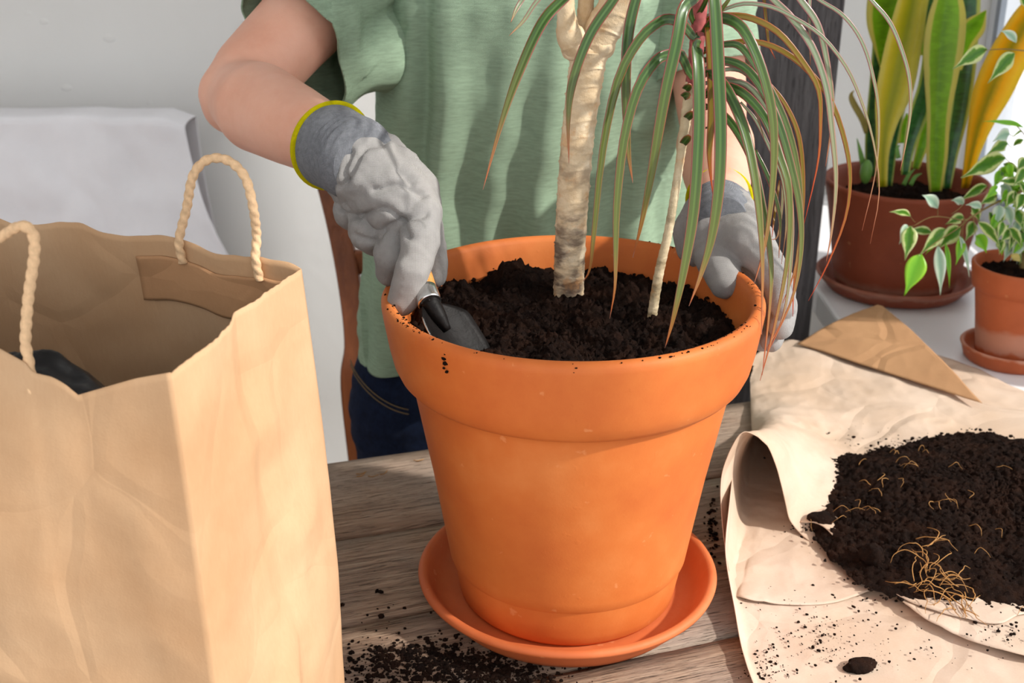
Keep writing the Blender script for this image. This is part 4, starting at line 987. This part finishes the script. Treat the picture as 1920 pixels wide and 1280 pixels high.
# scattered crumbs
def scatter(name, spots, label, rs, seed, parent=None, z=.004, sq=.6):
    bm = bmesh.new(); rn = random.Random(seed)
    for (px, py, sx, sy, n_) in spots:
        for k in range(n_):
            p = Z(rn.gauss(px, sx), rn.gauss(py, sy), z); crumbs(bm, V(p.x, p.y, z + .0002), rn.choice(rs) * rn.uniform(.6, 1.2), rn)
    return tag(obj(name, bm, M['soil']), label, 'soil', kind='stuff')
scatter('paper_crumbs', [(1480, 1130, 60, 20, 45), (1490, 1210, 50, 30, 70), (1600, 1160, 70, 40, 60), (1440, 1245, 25, 16, 45), (1610, 1245, 40, 12, 40), (1750, 1220, 80, 25, 30), (1540, 1195, 25, 20, 50), (1430, 1262, 22, 10, 60)], 'soil crumbs scattered over the near paper layer', (.0004, .0006, .0009, .0016), 21, z=.0055)
scatter('paper_crumbs', [(1575, 860, 60, 25, 45), (1580, 895, 35, 30, 60), (1600, 820, 45, 10, 24), (1700, 840, 30, 12, 60), (1650, 905, 30, 30, 50), (1500, 985, 14, 10, 20), (1880, 1185, 30, 14, 60)], 'soil crumbs on the paper behind and left of the heap', (.0005, .0007, .0011, .0020), 22, z=.014)
scatter('table_soil', [(860, 1252, 80, 24, 1300), (720, 1225, 18, 8, 90), (700, 1250, 50, 25, 240), (800, 1225, 28, 12, 160), (950, 1268, 50, 10, 260), (740, 1180, 60, 40, 40), (1335, 985, 6, 30, 90)], 'dark spilled soil on the table planks in front of the saucer', (.0006, .0010, .0016, .0026), 23, z=.0008)
vs, fs = [], []
for px, py in ((668, 888), (690, 892), (712, 889), (775, 862), (668, 893)):
    p = Z(px, py, .0015); an = random.uniform(-.5, .8); tube_data([p, p + V(math.cos(an), math.sin(an), 0) * .006, p + V(math.cos(an + .5), math.sin(an + .5), .05) * .013], .0006, 5, 6, None, vs, fs)
tag(from_py('wood_splinters', vs, fs, M['root']), 'tiny pale splinters on the far left of the table', 'debris', kind='stuff')

# ------------------------------------------------------------------ snake plant on the sill
SC = V(.640, 1.03, -.03); 
s1 = [(0, 0), (.105, 0), (.118, .004), (.132, .020), (.139, .027), (.141, .031), (.138, .034), (.134, .033), (.126, .022), (.115, .012), (0, .012)]
tag(lathe('plant_saucer', s1, M['pot2'], None, 96, SC), 'wide saucer under the snake plant pot on the sill', 'saucer')
s2 = [(0, .013), (.103, .013), (.106, .018), (.115, .06), (.126, .125), (.133, .165), (.139, .190), (.1425, .197), (.143, .202), (.140, .205), (.135, .204), (.1315, .198), (.127, .175), (.118, .13), (.10, .04), (0, .04)]
sp2 = lathe('terracotta_pot', s2, M['pot2'], None, 112, SC, .002); tag(sp2, 'reddish brown pot holding the snake plant by the window', 'flower pot')
tag(soil_disk('potting_soil', (SC.x, SC.y, SC.z + .170), .1255, lambda x, y, t: -.006 * t, M['soil2'], 46, 150, amp=.008, fine=.005, seed=9), 'soil in the snake plant pot', 'soil', kind='stuff')
snake = thing('snake_plant', 'snake plant with tall green and yellow sword leaves on the sill', 'plant', (SC.x, SC.y, SC.z + .17))
G_ = lambda l, y0, y1: [A(1560 + x * .3125, yy * .3125, y0 + (y1 - y0) * i / (len(l) - 1)) for i, (x, yy) in enumerate(l)]
def sleaf(P, y0, y1, wds, mt, hint=V(0, -1, 0), n=36):
    pts_ = G_(P, y0, y1); dep = (y0 + 1.085) * .9265 + .25; mx_ = max(wds)
    return ribbon('leaf', pts_, mx_ * .3125 / FPX * dep * 1.18, M[mt], snake, n=n, hint=hint, prof=[q / mx_ for q in wds], fold=.22, cross=6)
sleaf([(232, 1060), (236, 800), (262, 500), (300, 250), (330, 0), (345, -250), (350, -450)], 1.10, 1.12, [55, 60, 60, 90, 110, 90, 8], 'snake_dark')
sleaf([(300, 420), (315, 250), (330, 50), (345, -180), (355, -420)], 1.08, 1.10, [10, 100, 185, 190, 150, 20], 'snake')
sleaf([(303, 1120), (308, 900), (335, 700), (385, 500), (425, 300), (470, 80), (520, -150), (560, -420)], .98, 1.04, [48, 60, 105, 175, 185, 175, 150, 120, 8], 'snake_yellow')
sleaf([(338, 1115), (370, 850), (420, 620), (470, 350), (540, 60), (590, -200)], 1.02, 1.06, [48, 55, 55, 70, 60, 10], 'snake_dark', V(.4, -1, 0))
sleaf([(438, 1050), (465, 880), (515, 700), (575, 520), (600, 330), (590, 120), (600, -60)], 1.00, 1.04, [40, 60, 95, 100, 90, 60, 8], 'snake_dark')
sleaf([(500, 1010), (540, 880), (575, 760), (590, 640)], 1.10, 1.12, [40, 60, 75, 10], 'snake')
sleaf([(622, 1150), (630, 950), (640, 700), (655, 480), (672, 280), (690, 100), (700, -60), (705, -200)], .97, .98, [60, 105, 115, 160, 195, 180, 105, 8], 'snake')
sleaf([(690, 1130), (715, 930), (760, 700), (795, 450), (812, 200), (820, -50), (822, -350)], 1.06, 1.12, [40, 70, 95, 105, 110, 110, 10], 'snake_dark')
sleaf([(740, 420), (790, 260), (850, 160), (925, 62)], 1.03, .98, [60, 105, 115, 5], 'snake')
sleaf([(800, 1130), (835, 950), (890, 750), (960, 560), (1040, 380), (1130, 220), (1220, 60), (1330, -120)], 1.06, 1.02, [40, 70, 125, 190, 200, 190, 150, 8], 'snake_gold')
sleaf([(560, 330), (548, 230), (560, 120), (600, 20), (640, -80)], 1.06, 1.08, [40, 60, 60, 50, 8], 'snake')
sleaf([(430, 860), (440, 760), (450, 680)], 1.12, 1.12, [55, 50, 8], 'snake')
ribbon('dry_leaf', G_([(205, 800), (185, 720), (130, 620), (115, 570), (135, 540)], 1.1, 1.1), .012, M['dry'], snake, n=20)
ribbon('shoot', G_([(190, 1000), (172, 920), (150, 830)], 1.0, 1.0), .010, M['pup'], snake, n=12, prof=[1, .8, .1])
bm = bmesh.new(); sphere(bm, A(1560 + 205 * .3125, 1030 * .3125, .99), .0125, (.85, .85, 1.7)); obj('shoot', bm, M['pup'], snake)
for P in ([(400, 950), (390, 890), (410, 870)], [(430, 1110), (460, 1050), (500, 1010)], [(470, 1110), (500, 1060), (540, 1040)]):
    ribbon('shoot', G_(P, .97, .97), .008, M['pup'], snake, n=10, prof=[1, .8, .1])

# ------------------------------------------------------------------ small pot with a weeping fig on the sill
FC = V(.728, .700, -.03)
s3 = [(0, 0), (.060, 0), (.064, .004), (.069, .020), (.071, .0245), (.069, .027), (.066, .026), (.062, .015), (.055, .008), (0, .008)]
tag(lathe('plant_saucer', [(r * 1.08, z) for r, z in s3], M['pot3'], None, 80, FC), 'small saucer under the weeping fig pot at the right edge', 'saucer')
s4 = [(0, .009), (.050, .009), (.053, .013), (.060, .07), (.0665, .116), (.0675, .1185), (.0715, .120), (.0760, .150), (.0765, .1555), (.0745, .158), (.0710, .157), (.0690, .152), (.063, .12), (.05, .03), (0, .03)]
tag(lathe('terracotta_pot', s4, M['pot3'], None, 96, FC), 'small chalk-stained terracotta pot with the weeping fig at the right edge', 'flower pot')
tag(soil_disk('potting_soil', (FC.x, FC.y, FC.z + .140), .0665, lambda x, y, t: -.003 * t, M['soil2'], 34, 110, amp=.005, fine=.004, seed=13), 'soil in the small weeping fig pot', 'soil', kind='stuff')
fig = thing('weeping_fig', 'weeping fig with cream-edged leaves trailing from the small pot', 'plant', (FC.x, FC.y, FC.z + .14))
yF = .70
def Gz(x, y_, yy=yF): return A(1660 + x * .375, 240 + y_ * .375, yy)
tube('branch', [A(1918, 502, .70), A(1925, 470, .70), A(1960, 330, .70), A(1975, 100, .70), A(1960, -40, .70)], [.006, .0055, .004, .003, .002], M['twig'], fig, 8, 30)
tube('branch', [A(1960, 330, .70), Gz(640, 340, .69), Gz(560, 370, .68), Gz(470, 420, .665), Gz(400, 460, .655), Gz(330, 450, .65), Gz(230, 445, .645), Gz(140, 490, .64)], [.003, .0024, .002, .0016, .001, .0007, .0006, .0005], M['twig'], fig, 6, 40)
tube('branch', [Gz(430, 440, .66), Gz(350, 510, .65), Gz(270, 560, .64), Gz(190, 620, .63)], [.0012, .0009, .0007, .0005], M['twig'], fig, 6, 20)
tube('branch', [A(1972, 100, .70), A(1920, 95, .68), A(1880, 92, .67), A(1845, 95, .665)], [.0016, .001, .0008, .0005], M['twig'], fig, 6, 16)
tube('branch', [A(1962, 300, .70), A(1935, 270, .71), A(1905, 235, .71), A(1880, 225, .71)], [.0016, .001, .0008, .0005], M['twig'], fig, 6, 16)
def fl(b, t, w_, mt, yy=.65, dy=-.012, curl=0.0, hint=V(0, -1, .1)):
    P0, P1 = Gz(b[0], b[1], yy), Gz(t[0], t[1], yy + dy); mid = P0.lerp(P1, .5) + V(0, -.004, .004 + curl); dep = (yy + 1.085) * .9265 + .25
    wm = w_ * .375 / FPX * dep
    o = ribbon('leaf', [P0, P0.lerp(mid, .5) + V(0, -.001, .002), mid, mid.lerp(P1, .5) + V(0, -.001, .001), P1], wm * .95, M[mt], fig, n=14, prof=[.08, .72, 1, .92, .62, .22, .03], hint=hint, fold=.22, cross=6)
    return o
FL_ = [((180, 630), (95, 838), 108, 'ficus_bright'), ((125, 490), (98, 662), 80, 'ficus'), ((110, 485), (70, 580), 55, 'ficus_pale'), ((232, 525), (105, 515), 46, 'ficus'), ((125, 440), (20, 420), 34, 'ficus'),
  ((262, 400), (184, 335), 62, 'ficus_pale'), ((300, 505), (172, 635), 78, 'ficus'), ((378, 500), (262, 605), 95, 'ficus'), ((392, 450), (300, 482), 56, 'ficus'), ((390, 382), (328, 362), 44, 'ficus_pale'),
  ((385, 545), (352, 685), 56, 'ficus_bright'), ((262, 590), (275, 835), 60, 'ficus_pale'), ((372, 540), (420, 745), 36, 'ficus_pale'), ((508, 288), (368, 368), 54, 'ficus'), ((600, 150), (378, 250), 112, 'ficus'),
  ((612, 78), (508, 132), 62, 'ficus'), ((620, 30), (538, 68), 62, 'ficus_pale'), ((445, 470), (400, 565), 60, 'ficus'), ((452, 540), (505, 625), 66, 'ficus_bright'), ((465, 470), (575, 600), 52, 'ficus'),
  ((480, 400), (400, 385), 40, 'ficus_pale'), ((568, 385), (548, 495), 62, 'ficus_pale'), ((600, 395), (628, 500), 55, 'ficus_pale'), ((670, 282), (558, 268), 44, 'ficus'), ((560, 340), (470, 385), 60, 'ficus'),
  ((640, 330), (600, 400), 58, 'ficus'), ((690, 330), (650, 420), 60, 'ficus'), ((560, 300), (500, 360), 46, 'ficus_bright'), ((650, 410), (690, 520), 55, 'ficus'), ((690, 560), (630, 640), 40, 'ficus_bright'), ((700, 160), (655, 220), 60, 'ficus'),
  ((300, 575), (320, 800), 26, 'ficus_bright'), ((240, 590), (200, 632), 18, 'ficus_bright'), ((610, 180), (620, 260), 40, 'ficus_bright'), ((700, 210), (640, 290), 60, 'ficus'), ((520, 420), (560, 540), 44, 'ficus'), ((430, 400), (470, 470), 50, 'ficus'),
  ((660, 460), (640, 560), 44, 'ficus_pale'), ((720, 420), (680, 480), 60, 'ficus'), ((590, 470), (560, 560), 46, 'ficus'), ((620, 500), (680, 600), 46, 'ficus'),
  ((640, 90), (693, 60), 30, 'ficus'), ((680, 20), (630, 50), 12, 'ficus')]
rn = random.Random(31)
for k, (b, t, w_, mt) in enumerate(FL_): fl(b, t, w_, mt, .665 + rn.uniform(-.02, .035), rn.uniform(-.02, .006), 0, V(rn.uniform(-.4, .4), -1, rn.uniform(-.3, .5)))
for k in range(46):
    bx_, by_ = rn.uniform(560, 760), rn.uniform(180, 600); an = rn.uniform(.3, 2.4); ln = rn.uniform(60, 120)
    fl((bx_, by_), (bx_ + math.cos(an) * ln, by_ + math.sin(an) * ln), rn.uniform(36, 62), rn.choice(('ficus', 'ficus', 'ficus_bright', 'ficus_pale')), rn.uniform(.67, .74), -.01, 0, V(rn.uniform(-.6, .6), -1, rn.uniform(-.3, .6)))
g2 = lambda x, y_: ((1560 + x * .3125 - 1660) / .375, (y_ * .3125 - 240) / .375)
for b, t, w_, mt in (((930, 295), (725, 415), 95, 'ficus'), ((1095, 320), (935, 500), 95, 'ficus'), ((1105, 255), (1008, 185), 50, 'ficus_pale'), ((1150, 765), (905, 728), 30, 'ficus_bright'), ((1160, 40), (1120, -40), 60, 'ficus')):
    fl(g2(*b), g2(*t), w_ * .3125 / .375, mt, .67)
# short leaf stalks
vs, fs = [], []
for (b, t, w_, mt), anchor in zip(FL_[:20], [(200, 600), (140, 488), (140, 488), (240, 500), (150, 470), (262, 440), (320, 480), (400, 470), (400, 455), (330, 430), (390, 470), (262, 560), (380, 500), (560, 350), (640, 180), (640, 100), (650, 40), (440, 440), (440, 450), (450, 440)]):
    tube_data([Gz(anchor[0], anchor[1], .65), Gz((anchor[0] + b[0]) / 2, (anchor[1] + b[1]) / 2 + 4, .655), Gz(b[0], b[1], .66)], .0005, 5, 6, None, vs, fs)
from_py('leaf_stalks', vs, fs, M['twig'], fig)['kind'] = 'stuff'
ribbon('dry_leaf', [A(1895, 478, .66), A(1905, 482, .655), A(1912, 490, .65)], .012, M['dry'], fig, n=6, prof=[.2, 1, .1])

# ------------------------------------------------------------------ wooden chair behind the person
ch = thing('wooden_chair', 'reddish brown wooden chair behind the person in green', 'chair', (-.10, 1.05, FZ))
Pc = [A(585, 250, 1.10), A(612, 330, 1.08), A(637, 430, 1.05), A(657, 540, 1.01), A(667, 640, .98), A(660, 730, .97)]
Pc = Pc + [V(Pc[-1].x + .01, .99, -.50), V(Pc[-1].x, 1.04, FZ)]
wdt = V(.52, 0, 0)
def post(P, name):
    vs, fs = [], []; Q = [cat(P, i / 48) for i in range(49)]
    for i, q in enumerate(Q):
        wx = .021 - .002 * (i / 48)
        for dx, dy in ((-wx, -.014), (wx, -.014), (wx, .014), (-wx, .014)): vs.append(q + V(dx, dy, 0))
    for i in range(48):
        for k in range(4): k2 = (k + 1) % 4; fs.append((i * 4 + k, i * 4 + k2, i * 4 + 4 + k2, i * 4 + 4 + k))
    fs.append((0, 3, 2, 1)); fs.append((192, 193, 194, 195))
    bevel(from_py(name, vs, fs, M['chair'], ch, smooth=False), .004, 3)
post(Pc, 'back_post'); post([p + wdt for p in Pc], 'back_post')
for i, (z, h) in enumerate(((Pc[0].z - .05, .07), (Pc[0].z - .22, .045), (Pc[0].z - .36, .045))):
    q = min((cat(Pc, k / 60) for k in range(61)), key=lambda p: abs(p.z - z)); bm = bmesh.new(); box(bm, (q.x + .26, q.y + .004, z), (.49, .018, h)); bevel(obj('back_rail', bm, M['chair'], ch, False), .004)
qx = Pc[5].x; 
bm = bmesh.new(); box(bm, (qx + .26, 1.20, FZ + .45), (.50, .44, .03)); bevel(obj('seat', bm, M['chair'], ch, False), .01)
for dx in (.03, .49): bm = bmesh.new(); box(bm, (qx + dx, 1.39, FZ + .2175), (.036, .036, .435)); bevel(obj('leg', bm, M['chair'], ch, False), .004)

# ------------------------------------------------------------------ chair covered by a white sheet at the far left
cc = thing('covered_chair', 'high-backed chair under a white cloth by the left wall', 'chair', (-1.05, 1.42, FZ))
zt = A(200, 221, 1.40).z; xr = A(345, 230, 1.40).x; xl = xr - .62
for x in (xl + .05, xr - .05):
    bm = bmesh.new(); box(bm, (x, 1.455, (FZ + zt) / 2 - .01), (.035, .03, zt - FZ - .04)); obj('back_post', bm, M['chair'], cc, False)
    bm = bmesh.new(); box(bm, (x, 1.14, FZ + .20), (.035, .035, .40)); obj('leg', bm, M['chair'], cc, False)
bm = bmesh.new(); box(bm, (xl / 2 + xr / 2, 1.29, FZ + .42), (.5, .36, .03)); obj('seat', bm, M['chair'], cc, False)
bm = bmesh.new(); box(bm, (xl / 2 + xr / 2, 1.455, zt - .06), (.5, .02, .08)); obj('back_rail', bm, M['chair'], cc, False)
n, m_ = 150, 110; vs, fs = [], []
for i in range(n + 1):
    for j in range(m_ + 1):
        u_, v_ = i / n, j / m_          # v: 0 far hem behind, .3 top, 1 front hem
        x = xl + (xr - xl) * u_
        if v_ < .3: t = v_ / .3; y_ = 1.50 + .03 * (1 - t); z = zt - (1 - t) * .45
        elif v_ < .36: t = (v_ - .3) / .06; y_ = 1.50 - .10 * t; z = zt + .004 * math.sin(math.pi * t)
        else: t = (v_ - .36) / .64; y_ = 1.40 - .06 * t - .05 * t * t; z = zt - .80 * t
        dz = zt - z; x += (u_ - .5) * 2 * .12 * (dz / .45) * min(1, .3 + dz * 2) * (1.2 if v_ > .36 else .25)
        c_ = abs(u_ - .5) * 2; z -= .018 * max(0, c_ - .85) / .15
        z += .004 * N(V(x, 0, 0), 9); q = V(x, z, 0)
        y_ += (-.016 * (abs(N(V(x + z * .6, z - x * .4, 1), 5)) - .2) - .010 * (abs(N(V(x, z, 6), 11)) - .2) + .012 * N(V(x * 1.2, z * .7, y_), 8) + .010 * math.sin(x * 22 + z * 12 + 2 * N(q, 3)) * min(1, dz * 3) * .7 + .012 * (min(.3, crumple(V(x, z * .8, 2), 6)) - .1)) * (1 if v_ > .36 else .3)
        vs.append(V(x, y_, z))
for i in range(n):
    for j in range(m_): k = i * (m_ + 1) + j; fs.append((k, k + m_ + 1, k + m_ + 2, k + 1))
cl = tag(from_py('white_cloth', vs, fs, M['white_cloth']), 'wrinkled white cloth draped over the chair back at the left', 'cloth'); thick(cl, .002, 0)
